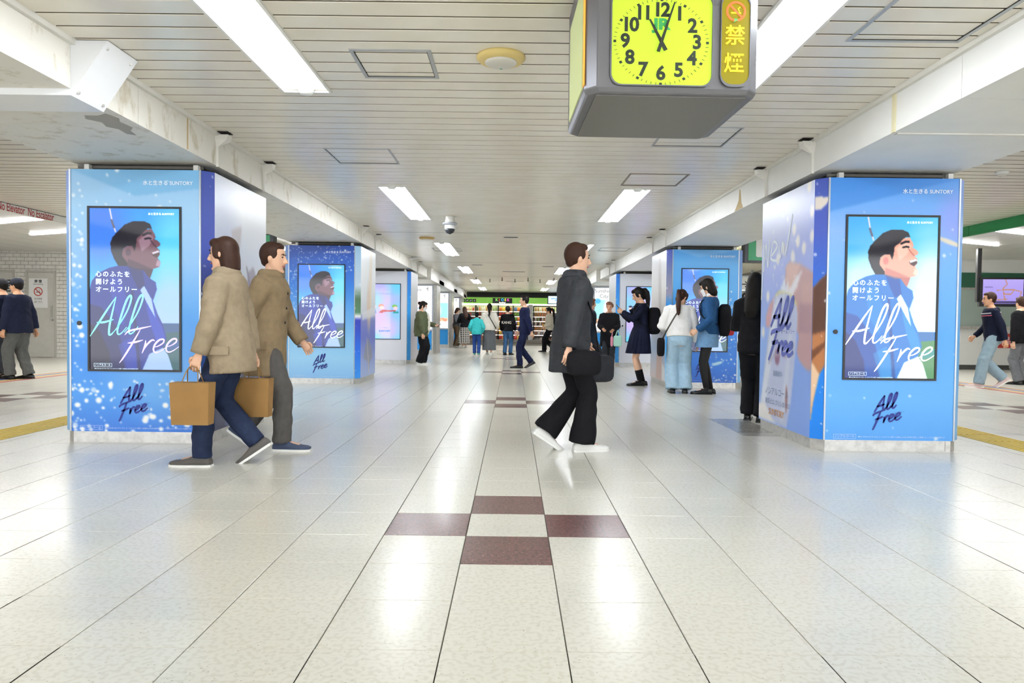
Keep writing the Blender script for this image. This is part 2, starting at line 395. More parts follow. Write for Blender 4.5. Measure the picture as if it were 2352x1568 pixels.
# ring shaped frames
def frame_xy(g, x0, x1, y0, y1, wd, z0, z1):
    a = [(x0, y0), (x1, y0), (x1, y1), (x0, y1)]; b = [(x0+wd, y0+wd), (x1-wd, y0+wd), (x1-wd, y1-wd), (x0+wd, y1-wd)]
    g.rings([[(*p, z0) for p in a], [(*p, z0) for p in b], [(*p, z1) for p in b], [(*p, z1) for p in a], [(*p, z0) for p in a]], caps=False)
def frame_xz(g, x0, x1, z0, z1, wd, y0, y1):
    a = [(x0, z0), (x1, z0), (x1, z1), (x0, z1)]; b = [(x0+wd, z0+wd), (x1-wd, z0+wd), (x1-wd, z1-wd), (x0+wd, z1-wd)]
    f = lambda L, y: [(p[0], y, p[1]) for p in L]
    g.rings([f(a, y0), f(b, y0), f(b, y1), f(a, y1), f(a, y0)], caps=False)
M_TUBE = mat('lamp_tube', '#f4f8ff', .4, emit=TUBE); M_REFL = mat('lamp_reflector', '#f2f4f2', .35); M_LIP = mat('lamp_frame', '#e6e6e0', .4)
def lamp_parts():
    W, L_ = LX1-LX0, LIGHT_L; out = []
    g = G(); frame_xy(g, 0, W, 0, L_, .018, -.012, .02); out.append(('frame', g, M_LIP, 0))
    g = G(); a = [(.018, .018), (W-.018, .018), (W-.018, L_-.018), (.018, L_-.018)]; b = [(.06, .05), (W-.06, .05), (W-.06, L_-.05), (.06, L_-.05)]
    g.rings([[(*p, -.004) for p in a], [(*p, .075) for p in b]], caps=False); g.add([(*p, .075) for p in b], [(0, 1, 2, 3)]); out.append(('reflector', g, M_REFL, 0))
    g = G(); g.tube([(W/2, .03, .006), (W/2, .06, .006), (W/2, L_-.06, .006), (W/2, L_-.03, .006)], [.024, .032, .032, .024], 10); out.append(('lamp_tube', g, M_TUBE, 1))
    for y in (.018, L_-.048):
        g = G(); g.lathe((W/2, y+.015, .0), [(.001, -.034), (.038, -.030), (.055, -.008), (.05, .06), (.001, .07)], 16); out.append(('lamp_holder', g, M_REFL, 1))
    g = G(); g.box(W-.085, W-.045, .07, .115, .0, .002); out.append(('rating_sticker', g, mat('sticker', '#8d8f92', .5), 0))
    return [(n, bpy.data.meshes.new(n), g, m, s) for n, g, m, s in out]
LP = lamp_parts()
for n, me, g, m, s in LP:
    me.from_pydata(g.v, [], g.f); me.materials.append(m)
    if s: me.polygons.foreach_set('use_smooth', [True]*len(g.f))
ORD = ['', 'nearest', 'second', 'third', 'fourth', 'fifth', 'sixth']
for k, y in enumerate(LIGHT_Y):
    for s in (-1, 1):
        lab = f'{ORD[k]} recessed tube lamp of the {"left" if s < 0 else "right"} ceiling row counted from the clock' if k else f'recessed tube lamp of the {"left" if s < 0 else "right"} ceiling row before the clock'
        r = thing('ceiling_light', lab, 'ceiling light', (LX0 if s > 0 else -LX1, y, CZ), group='recessed ceiling lamps')
        for n, me, g, m, sm in LP: link(n, me, r)
# lamps over the side aisles and in the halls
g = G(); g.box(-.11, .11, 0, 2.4, -.05, 0); me_a = bpy.data.meshes.new('aisle_lamp'); me_a.from_pydata(g.v, [], g.f); me_a.materials.append(M_LIP)
g = G(); g.prism([(-.085, -.052), (.085, -.052), (.06, -.072), (-.06, -.072)], 'y', .02, 2.38); me_b = bpy.data.meshes.new('aisle_tube'); me_b.from_pydata(g.v, [], g.f); me_b.materials.append(mat('aisle_tube', '#f6f8ff', .4, emit=15))
for s in (-1, 1):
    for k in range(7):
        r = thing('aisle_light', f'{["nearest","second","third","fourth","fifth","sixth","seventh"][k]} batten lamp above the {"left" if s < 0 else "right"} side aisle', 'ceiling light', (s*4.85, -1.2+5.0*k, CZ), group='side aisle lamps')
        link('lamp_body', me_a, r); link('lamp_tube', me_b, r)
M_STRIP = mat('strip_glow', '#ffffff', .4, emit=40)
for s in (-1, 1):
    for k in range(6):
        y = 9.0+k*1.45; g = G(); g.prism([(-.03, 2.73), (.03, 2.73), (.035, 2.75), (-.035, 2.75)], 'x', 0, 2.7)
        me = bpy.data.meshes.new('strip'); me.from_pydata(g.v, [], g.f); me.materials.append(M_STRIP)
        o = link('strip_light', me, None, (s*7.5, y, 0)); o.rotation_euler = (0, 0, .45 if s > 0 else PI-.45)
        tag(o, f'slanted strip light in the {"left" if s < 0 else "right"} hall ceiling, number {k+1} from the fascia end' if False else f'{["nearest","second","third","fourth","fifth","sixth"][k]} slanted strip light in the {"left" if s < 0 else "right"} hall ceiling', 'strip light', 'hall strip lights')
# ---------------------------------------------------------------- beams along the pillars
M_BEAMR = mat('beam_paint', '#eeeeea', .5, noise=.05, nscale=2.5)
def stained(name, col, stain, lo=.34, hi=.46, sc=6):
    m = mat(name, col, .5); nt = m.node_tree; b = nt.nodes['Principled BSDF']; geo = nt.nodes.new('ShaderNodeNewGeometry')
    n = nt.nodes.new('ShaderNodeTexNoise'); n.inputs['Scale'].default_value = sc; n.inputs['Detail'].default_value = 5; n.inputs['Roughness'].default_value = .7
    mp = nt.nodes.new('ShaderNodeMapping'); mp.inputs['Scale'].default_value = (1, 1, .5); nt.links.new(geo.outputs['Position'], mp.inputs[0]); nt.links.new(mp.outputs[0], n.inputs['Vector'])
    r = nt.nodes.new('ShaderNodeValToRGB'); r.color_ramp.elements[0].position = lo; r.color_ramp.elements[1].position = hi
    r.color_ramp.elements[0].color = (*lin(stain), 1); r.color_ramp.elements[1].color = (*lin(col), 1)
    nt.links.new(n.outputs['Fac'], r.inputs[0]); nt.links.new(r.outputs[0], b.inputs['Base Color']); return m
M_BEAML = stained('beam_paint_worn', '#e9e6dc', '#cdc5b0')
PF = [5.86+5.7*k for k in range(6)]
JOINTS = [-6, .6, 4.02, 4.74, 6.02, 7.08, 8.9, 11.65, 12.75, 15.0, 17.35, 18.5, 20.5]
for s, nm, bm_ in ((-1, 'trim_1', M_BEAML), (1, 'trim_2', M_BEAMR)):
    root = bpy.data.objects.new(nm, None); COL.objects.link(root); struct(root, f'white boxed beam above the {"left" if s < 0 else "right"} row of pillars')
    for a, b in zip(JOINTS[:-1], JOINTS[1:]):
        part('beam_panel', bm_, root, lambda g: g.box(*sorted((s*2.52, s*3.70)), a+.002, b-.002, 2.335, 2.80))
    part('lower_beam', M_CREAM, root, lambda g: g.box(*sorted((s*2.40, s*3.70)), 20.5, 37, 2.27, 2.80))
    part('edge_strip', M_CREAM, root, lambda g: g.box(*sorted((s*2.49, s*2.52)), 2, 20.5, CZ-.03, CZ+.02))
    for k in range(3):
        for dy in (.12, 1.22):
            y = PF[k]+dy; x = s*2.52
            def fn(g):
                d = -s
                g.rings([[(x+d*.001, y-.035, CZ-.02), (x+d*.11, y-.035, CZ-.02), (x+d*.11, y+.055, CZ-.02), (x+d*.001, y+.055, CZ-.02)],
                         [(x+d*.001, y-.035, CZ-.06), (x+d*.10, y-.035, CZ-.06), (x+d*.10, y+.055, CZ-.06), (x+d*.001, y+.055, CZ-.06)],
                         [(x+d*.001, y-.012, CZ-.115), (x+d*.022, y-.012, CZ-.115), (x+d*.022, y+.012, CZ-.115), (x+d*.001, y+.012, CZ-.115)],
                         [(x+d*.001, y-.012, 2.325), (x+d*.022, y-.012, 2.325), (x+d*.022, y+.012, 2.325), (x+d*.001, y+.012, 2.325)]])
            fixnormals(part('drain_funnel', M_CREAM, root, fn))
            part('drain_slot', M_DARK, root, lambda g: g.box(*sorted((x-s*.02, x-s*.12)), y-.06, y+.05, CZ-.004, CZ+.001))
# boxed duct cover on the left beam
def fn(g): g.prism([(-2.31, CZ-.004), (-2.52, 2.298), (-3.72, 2.298), (-3.72, CZ-.004)], 'y', 4.02, 4.34)
root = thing('duct_cover', 'white folded metal duct cover screwed over the left beam', 'duct cover', (0, 0, 0))
fixnormals(part('cover', mat('white_sheet_metal', '#eceef0', .35), root, fn))
for (x, z, y) in ((-2.335, 2.575, 4.06), (-2.335, 2.575, 4.30), (-2.50, 2.325, 4.06), (-2.50, 2.325, 4.30)):
    part('screw', M_STEEL, root, lambda g: g.ell((x, y, z), (.01, .01, .01), n=8, k=6))
# peeled paint patch under the left beam
g = G(); pts = [(-2.60, 4.50), (-2.57, 4.60), (-2.61, 4.68), (-2.60, 4.82), (-2.66, 4.90), (-2.68, 5.02), (-2.73, 4.98), (-2.72, 4.86), (-2.77, 4.80), (-2.74, 4.70), (-2.80, 4.62), (-2.76, 4.54), (-2.68, 4.55)]
g.prism(pts, 'z', 2.3335, 2.3345); tag(g.obj('peeled_patch', mat('bare_plaster', '#a9a7a2', .9)), 'grey peeled paint patch under the left beam', 'paint patch')
g = G(); g.box(2.55, 3.7, 4.735, 4.775, 2.327, 2.3345); tag(g.obj('seam_moulding', M_CREAM), 'thin cover moulding across the underside of the right beam', 'moulding')
g = G(); g.box(-2.5195, -2.5185, 5.44, 5.462, 2.345, 2.585); tag(g.obj('sealant_strip', mat('tan_sealant', '#cbb488', .8)), 'tan sealant strip down the face of the left beam', 'sealant')
g = G(); g.box(2.507, 2.5195, 4.70, 4.735, 2.33, 2.60); tag(g.obj('cover_strip', mat('ivory_plastic', '#e3dcb8', .5)), 'ivory cover strip down the face of the right beam', 'cover strip')
g = G(); g.prism([(7.86, 2.40), (7.90, 2.55), (7.93, 2.56), (7.95, 2.44), (8.06, 2.36), (8.1, 2.338), (7.8, 2.338)], 'x', 2.5175, 2.5192); tag(g.obj('rust_stain', mat('rust_stain', '#c3ae86', .9)), 'brownish water stain on the right beam past the first pillar', 'stain')
# fascias between aisle and halls
M_GREEN = mat('green_fascia', '#1f8a4c', .35)
root = bpy.data.objects.new('trim_3', None); COL.objects.link(root); struct(root, 'white lettered fascia band above the left hall')
part('band', mat('white_band', '#ebe9e4', .4), root, lambda g: g.box(-7.05, -7.0, 2, 18.3, 2.50, 2.76))
text('No Elevator  No Escalator', .165, root, (-6.997, 9.56, 2.553), mat('red_letters', '#b5343a', .5), align='LEFT', rot=(PI/2, 0, PI/2), offset=.002, sx=.66)
part('edge_line', M_DARK, root, lambda g: g.box(-7.06, -6.995, 2, 18.3, 2.604, 2.61))
root = bpy.data.objects.new('trim_4', None); COL.objects.link(root); struct(root, 'green fascia band above the right hall')
for k in range(8): part('band', M_GREEN, root, lambda g: g.box(7.0, 7.05, 2.1+k*2.2, 2.1+k*2.2+2.19, 2.455, 2.76))
# walls
M_WALL = mat('plain_wall', '#d9d4c8', .6, noise=.04, nscale=2)
def wall(name, x0, x1, y0, y1, z1=2.8, m=M_WALL, lab=None): g = G(); g.box(x0, x1, y0, y1, -.02, z1); return struct(g.obj(name, m), lab)
wall('wall_back', -15, 15, 38.2, 38.4)
wall('wall_left', -7.65, -7.5, 18.6, 38.2); wall('wall_right', 7.5, 7.65, 18.6, 38.2)
wall('wall_far_left', -15.1, -14.9, -6, 18.3); wall('wall_far_right', 14.9, 15.1, -6, 18.3)
M_JOINT = mat('brick_joint', '#4a4844', .9)
wl = wall('wall_left_front', -15, -7.5, 18.34, 18.6, m=M_JOINT, lab='white glazed brick wall at the end of the left hall')
wr = wall('wall_right_front', 7.5, 15, 18.34, 18.6, m=M_WALL)
M_BRICK = mat('white_brick', '#e6e3dc', .3, noise=.12, nscale=6)
g = G(); g.box(.004, .196, 0, .03, .004, .096); me = bpy.data.meshes.new('brick'); me.from_pydata(g.v, [], g.f); me.materials.append(M_BRICK)
restb = G(); nb = 0
for r_ in range(28):
    for c in range(-1, 36):
        x = -14.6+c*.2+(.1 if r_ % 2 else 0); z = r_*.1
        if -12.60 < x and x+.2 < -11.94 and z < 2.15: continue
        if -13.66 < x and x+.2 < -13.02 and z < 2.15: continue
        if -13.8 < x < -11.3 and nb < 290: link('brick', me, wl, (x, 18.31, z)); nb += 1
        else: restb.box(x+.004, x+.196, 18.31, 18.34, z+.004, z+.096)
o = restb.obj('brick_field', M_BRICK, wl); o['kind'] = 'stuff'
M_DOOR = mat('door_paint', '#cfccc4', .4, noise=.05)
def door(n, x0, x1, lab):
    r = bpy.data.objects.new(f'door_{n}', None); COL.objects.link(r); r.location = ((x0+x1)/2, 18.3, 0); struct(r, lab); h = (x1-x0)/2
    part('door_leaf', M_DOOR, r, lambda g: g.box(-h+.05, h-.05, .0, .04, .01, 2.2))
    part('door_frame', mat('door_frame', '#bdbab2', .4), r, lambda g: frame_xz(g, -h, h, -.06, 2.26, .05, -.02, .05))
    part('door_handle', M_STEEL, r, lambda g: g.box(h-.13, h-.09, -.03, 0, 1.05, 1.35))
    part('lock', M_STEEL, r, lambda g: g.cyl((h-.11, 0, .98), .03, -.04, 14, axis=(0, 1, 0)))
    return r
door(1, -12.66, -11.88, 'grey steel door with a no smoking notice in the brick wall')
d2 = door(2, -13.72, -12.96, 'grey louvred steel door at the left edge of the brick wall')
for k in range(5): part('louvre', MATS['dark_void'], d2, lambda g: g.box(.12, .28, -.004, 0, 1.7+k*.07, 1.73+k*.07))
def no_smoking(g_parent, cx, y, cz, r, mr, mk):
    g = G(); n = 28
    g.rings([[(cx+rr*math.cos(2*PI*j/n), y, cz+rr*math.sin(2*PI*j/n)) for j in range(n)] for rr in (r, r*.8)], caps=False); g.obj('prohibition_ring', mr, g_parent)
    g = G(); a = PI*.75; c, s_ = math.cos(a), math.sin(a); wd = r*.1
    p = [(cx+c*r*.85+s_*wd, cz+s_*r*.85-c*wd), (cx-c*r*.85+s_*wd, cz-s_*r*.85-c*wd), (cx-c*r*.85-s_*wd, cz-s_*r*.85+c*wd), (cx+c*r*.85-s_*wd, cz+s_*r*.85+c*wd)]
    g.add([(x, y, z) for x, z in p], [(0, 1, 2, 3)]); g.obj('prohibition_bar', mr, g_parent)
    g = G(); g.add([(cx-r*.5, y+.0005, cz-r*.22), (cx+r*.5, y+.0005, cz-r*.22), (cx+r*.5, y+.0005, cz-r*.08), (cx-r*.5, y+.0005, cz-r*.08)], [(0, 1, 2, 3)])
    g.tube([(cx+r*.35, y+.0005, cz), (cx+r*.2, y+.0005, cz+r*.25), (cx+r*.42, y+.0005, cz+r*.45)], [(.0005, r*.05)]*3, 6, ref=(0, 1, 0)); g.obj('cigarette_symbol', mk, g_parent)
r = thing('no_smoking_notice', 'white no smoking poster on the grey steel door', 'notice', (-12.34, 18.296, 1.29))
part('sheet', mat('paper_white', '#eeeeec', .6), r, lambda g: g.box(-.245, .245, -.003, 0, 0, .76))
M_RED = mat('red_print', '#c23a32', .5); M_INK = mat('black_print', '#26262a', .6)
no_smoking(r, 0, -.005, .42, .115, M_RED, M_INK)
text('禁 煙', .085, r, (0, -.005, .68), M_INK, offset=.002); text('No Smoking', .05, r, (0, -.005, .61), M_INK)
text('終日禁煙', .05, r, (0, -.005, .23), M_INK); text('皆様のご協力を\nお願いいたします', .03, r, (0, -.005, .15), M_INK)
r = thing('blue_notice', 'small blue and white notice on the louvred door', 'notice', (-13.45, 18.29, 1.25))
part('sheet', MATS['paper_white'], r, lambda g: g.box(-.16, .16, -.003, 0, .0, .55)); part('blue_block', mat('blue_print', '#2468b4', .5), r, lambda g: g.box(-.15, .15, -.005, -.003, .02, .2))
# right hall: ticket window booth
r = thing('ticket_booth', 'white ticket counter with glass window and green header in the right hall', 'counter', (11.2, 17.6, 0))
M_BOOTH = mat('booth_white', '#dcdcd8', .35); M_GLASS = mat('booth_glass', '#9aa89f', .05)
part('counter_front', M_BOOTH, r, lambda g: g.box(-1.6, 3.2, 0, .6, .12, 1.0)); part('plinth', mat('dark_plinth', '#4a4a48', .6), r, lambda g: g.box(-1.55, 3.2, .03, .6, 0, .12))
part('counter_top', M_STEEL, r, lambda g: g.box(-1.63, 3.2, -.05, .6, 1.0, 1.04)); part('window_pane', M_GLASS, r, lambda g: g.box(-.6, 3.2, .05, .07, 1.04, 2.0))
part('window_frame', M_STEEL, r, lambda g: frame_xz(g, -.64, 3.2, 1.04, 2.05, .05, .03, .09)); part('header', mat('dark_green', '#2f5f48', .4), r, lambda g: g.box(-.6, 3.2, 0, .3, 2.05, 2.42)); part('upper_panel', M_BOOTH, r, lambda g: g.box(-.9, 3.2, .02, .3, 2.42, 2.75))
part('white_panel', M_BOOTH, r, lambda g: g.box(-2.8, -.95, .1, .3, 1.04, 2.75)); part('panel_post', M_STEEL, r, lambda g: g.box(-2.55, -2.45, .05, .1, 0, 2.75)); part('panel_post', M_STEEL, r, lambda g: g.box(-.98, -.9, .05, .12, 0, 2.75))
part('lower_panel', M_BOOTH, r, lambda g: g.box(-2.8, -1.62, .1, .3, 0, 1.04))
r = thing('red_notice', 'red notice with white lines on the ticket counter front', 'notice', (12.35, 17.59, .55))
part('sheet', M_RED, r, lambda g: g.box(-.42, .42, -.004, 0, 0, .36)); text('駅係員呼出\nご案内窓口', .1, r, (0, -.006, .18), M_WHITE)
r = thing('map_screen', 'hanging monitor showing an orange rail map on lilac', 'monitor', (10.4, 15, 0), -.12)
part('casing', M_BLACK, r, lambda g: g.box(-.46, .46, 0, .08, 1.50, 2.12)); part('mount_pole', M_BLACK, r, lambda g: g.box(-.5, -.42, .03, .11, 1.6, 2.74))
p = Pic(60, 40, .8, .52); p.grad([(0, '#b9a8f2'), (1, '#a897ee')])
for l in ([(.55, 0), (.6, .2), (.5, .35), (.52, .6), (.55, .85)], [(.35, .45), (.55, .42), (.75, .42), (.95, .5)], [(.52, .6), (.7, .6), (.78, .42)], [(.95, .5), (.9, .85)], [(.3, .85), (.6, .8)]): p.line(l, .012, '#c08a5c')
p.poly([(0, .88), (1, .88), (1, 1), (0, 1)], '#4b4270'); p.poly([(.04, .3), (.25, .3), (.25, .34), (.04, .34)], '#8a7cc0')
o = link('screen_picture', p.mesh('screen_picture', (-.4, -.004, 2.08), (.8, 0, 0), (0, 0, -.52)), r); o.data.materials.append(attr_mat('soft_screen', .1, .8))
# ================================================================ wrapped pillars
PW, PD, CH, PH, PB = 1.25, 1.40, .085, 2.27, .093
def screen_pic(w, h, v):
    """laughing man in a blue shirt against the sky; v: 'bright' or 'dark'"""
    p = Pic(w, h, .745, 1.335); br = v == 'bright'
    Z = lambda L: [((x-535)/490, (y-272)/858) for x, y in L]
    if br:
        p.grad([(0, '#2fa9e4'), (.25, '#3cbdea'), (.5, '#8bd6ee'), (.8, '#cfeaf4'), (1, '#bfe3f2')])
        p.ell(.25, .42, .35, .5, '#dff4fa', .7, .9); p.ell(.95, .5, .3, .7, '#e6f3f8', .8, .9); p.ell(.05, .1, .4, .3, '#2a8fdc', .5, .9)
    else:
        p.grad([(0, '#2f8fea'), (.3, '#16a4ee'), (.55, '#58b8f2'), (.8, '#8fc4f4'), (1, '#3aa6b8')])
        p.ell(.12, .15, .3, .4, '#4a6fe0', .7, .9); p.ell(.95, .3, .25, .6, '#5fc9f5', .8, .9); p.ell(.9, .62, .25, .4, '#a9b6f5', .7, .9)
    C = (dict(hair='#1c1a22', face='#e9a58f', fsh='#b9706a', lite='#f9dccb', jac='#1573c4', jd='#0f3f96', jdd='#16246a', jl='#2b9ad6', sh='#e9f2fb', gr='#4c8a57', sea='#2f6fae') if br else
         dict(hair='#120f1c', face='#6a4550', fsh='#3a2436', lite='#b9a0b4', jac='#1c2f86', jd='#161a52', jdd='#120f30', jl='#2b48c4', sh='#9bb9ea', gr='#24545c', sea='#28507e'))
    p.line(Z([(645, 275), (658, 340), (676, 395)]), .008, '#d8cfd8'); p.line(Z([(655, 335), (668, 372)]), .012, '#5a5f74')
    p.poly(Z([(895, 880), (1030, 880), (1030, 940), (920, 945)]), C['sea']); p.poly(Z([(930, 935), (1030, 925), (1030, 1135), (940, 1135)]), C['gr']); p.poly(Z([(940, 990), (1030, 970), (1030, 1010), (950, 1030)]), C['jl'], .4)
    p.poly(Z([(745, 560), (885, 585), (862, 650), (800, 640), (760, 590)]), C['fsh'])
    p.poly(Z([(530, 720), (545, 660), (580, 618), (640, 588), (700, 574), (760, 572), (830, 600), (860, 640), (895, 662), (902, 700), (880, 762), (905, 830), (935, 890), (955, 960), (935, 1010), (962, 1060), (955, 1135), (530, 1135)]), C['jac'])
    p.poly(Z([(530, 780), (600, 800), (680, 900), (720, 1020), (735, 1135), (530, 1135)]), C['jd'], .8, 4); p.poly(Z([(530, 880), (590, 930), (640, 1040), (650, 1135), (530, 1135)]), C['jdd'], .85, 4)
    p.poly(Z([(745, 578), (825, 602), (838, 690), (800, 700), (770, 640)]), C['jd'], .7, 2); p.poly(Z([(640, 640), (700, 640), (740, 760), (720, 900), (660, 800)]), C['jl'], .35, 4)
    p.poly(Z([(835, 690), (878, 758), (900, 840), (930, 900), (948, 960), (900, 980), (870, 900), (845, 800)]), C['jl'], .6, 2)
    p.poly(Z([(810, 705), (832, 682), (872, 752), (892, 850), (862, 800)]), C['sh']); p.poly(Z([(860, 1045), (935, 1012), (962, 1050), (990, 1135), (820, 1135)]), C['sh'], .95)
    p.poly(Z([(690, 1000), (760, 960), (800, 1050), (790, 1135), (730, 1135)]), C['jl'], .5, 3); p.poly(Z([(760, 700), (772, 700), (815, 1135), (795, 1135)]), C['jdd'], .5, 2)
    p.poly(Z([(785, 430), (835, 385), (872, 378), (890, 405), (896, 425), (888, 432), (908, 442), (922, 456), (918, 470), (902, 476), (916, 490), (918, 516), (906, 532), (922, 556), (917, 580), (880, 592), (800, 590), (740, 575), (710, 520), (715, 490), (745, 472), (782, 460)]), C['face'])
    p.poly(Z([(745, 540), (800, 560), (880, 592), (800, 600), (740, 580)]), C['fsh'], .7, 3); p.poly(Z([(800, 440), (850, 400), (885, 425), (860, 470), (820, 500)]), C['lite'], .45, 4); p.poly(Z([(905, 540), (922, 556), (917, 580), (895, 575)]), C['lite'], .7, 2)
    p.poly(Z([(648, 455), (660, 425), (690, 392), (725, 358), (775, 338), (830, 338), (865, 352), (876, 378), (850, 378), (836, 390), (815, 412), (792, 428), (788, 470), (780, 500), (768, 470), (740, 470), (715, 488), (712, 525), (740, 560), (742, 578), (690, 576), (668, 540), (652, 500)]), C['hair'])
    p.ell((742-535)/490, (505-272)/858, .055, .068, C['face'], 1, .2); p.ell((746-535)/490, (505-272)/858, .03, .04, '#d86a6a' if br else C['fsh'], .7, .4)
    p.poly(Z([(872, 506), (914, 490), (917, 516), (900, 532), (880, 522)]), '#3a1416'); p.poly(Z([(874, 505), (913, 491), (914, 503), (880, 514)]), '#fbf6f4' if br else '#c9c0d0')
    p.line(Z([(828, 412), (850, 402), (868, 402)]), .012, C['hair']); p.line(Z([(838, 432), (856, 428), (868, 430)]), .010, C['hair']); p.line(Z([(868, 440), (886, 462), (900, 476)]), .006, C['fsh'])
    if not br: p.mix(np.clip((p.V-.78)/.3, 0, 1)*np.clip((.6-p.U)/.5, 0, 1), '#100a28', .6)
    return p.soften(1)
def front_pic(kind, w=150, h=300):
    p = Pic(w, h, 1.08, PH-PB); rn = random.Random(hash(kind) % 7 if False else len(kind)*3+ord(kind[-1]))
    if kind == 'L1':
        p.grad([(0, '#8fbfe6'), (.14, '#9fcbee'), (.35, '#8cc0f0'), (.55, '#4fa3f0'), (.72, '#3b8fec'), (.86, '#4c9cf0'), (1, '#3f7fe0')])
        p.poly([(0, 0), (1, 0), (1, .07), (.5, .10), (0, .0)], '#6fb0de', .7, 2); p.ell(.7, .78, .35, .3, '#86bff2', .5, .9)
        p.specks(60, .008, .022, rn, box=(0, .02, .1, 1), a=1.1); p.specks(110, .007, .026, rn, box=(0, .8, 1, 1), a=1.2); p.specks(16, .008, .022, rn, box=(0, 0, 1, .16))
    elif kind == 'R1':
        p.grad([(0, '#4d95e6'), (.1, '#6aa8f0'), (.2, '#84b2f2'), (.35, '#6eb0f4'), (.6, '#4fa4f2'), (.85, '#62b0f5'), (1, '#57a4f0')])
        p.poly([(0, 0), (1, 0), (0, .13)], '#2f7fd6', .6, 3); p.ell(.98, .15, .14, .18, '#8f98ee', .6, .9)
        p.ell(.93, .24, .10, .018, '#e8dcc4', .9, .4, .35); p.specks(34, .006, .018, rn, box=(0, .05, 1, 1))
    elif kind == 'L2':
        p.grad([(0, '#2c50ae'), (.12, '#2a62c8'), (.3, '#2f7fe0'), (.5, '#5fa9ee'), (.72, '#8ccaf8'), (.85, '#9ed6fb'), (1, '#8ec6f8')])
        p.specks(150, .006, .014, rn, box=(0, 0, 1, .2)); p.specks(60, .006, .012, rn, box=(0, .15, .12, .6))
    elif kind == 'R2':
        p.grad([(0, '#4f9fe8'), (.1, '#66b4f2'), (.3, '#5cb2f6'), (.6, '#2f8ff0'), (.85, '#2b7fe8'), (1, '#2a6fd8')])
        p.poly([(0, 0), (1, 0), (.4, .06)], '#7ab8ea', .6, 2); p.ell(.7, .855, .09, .024, '#bfe6f5', .9, .4, -.3); p.specks(180, .006, .016, rn, box=(.55, .3, 1, 1), a=1.1)
    else: p.grad([(0, '#d5d8e2'), (.08, '#e2e5ee'), (1, '#e6e8f2')])
    return p.soften(1)
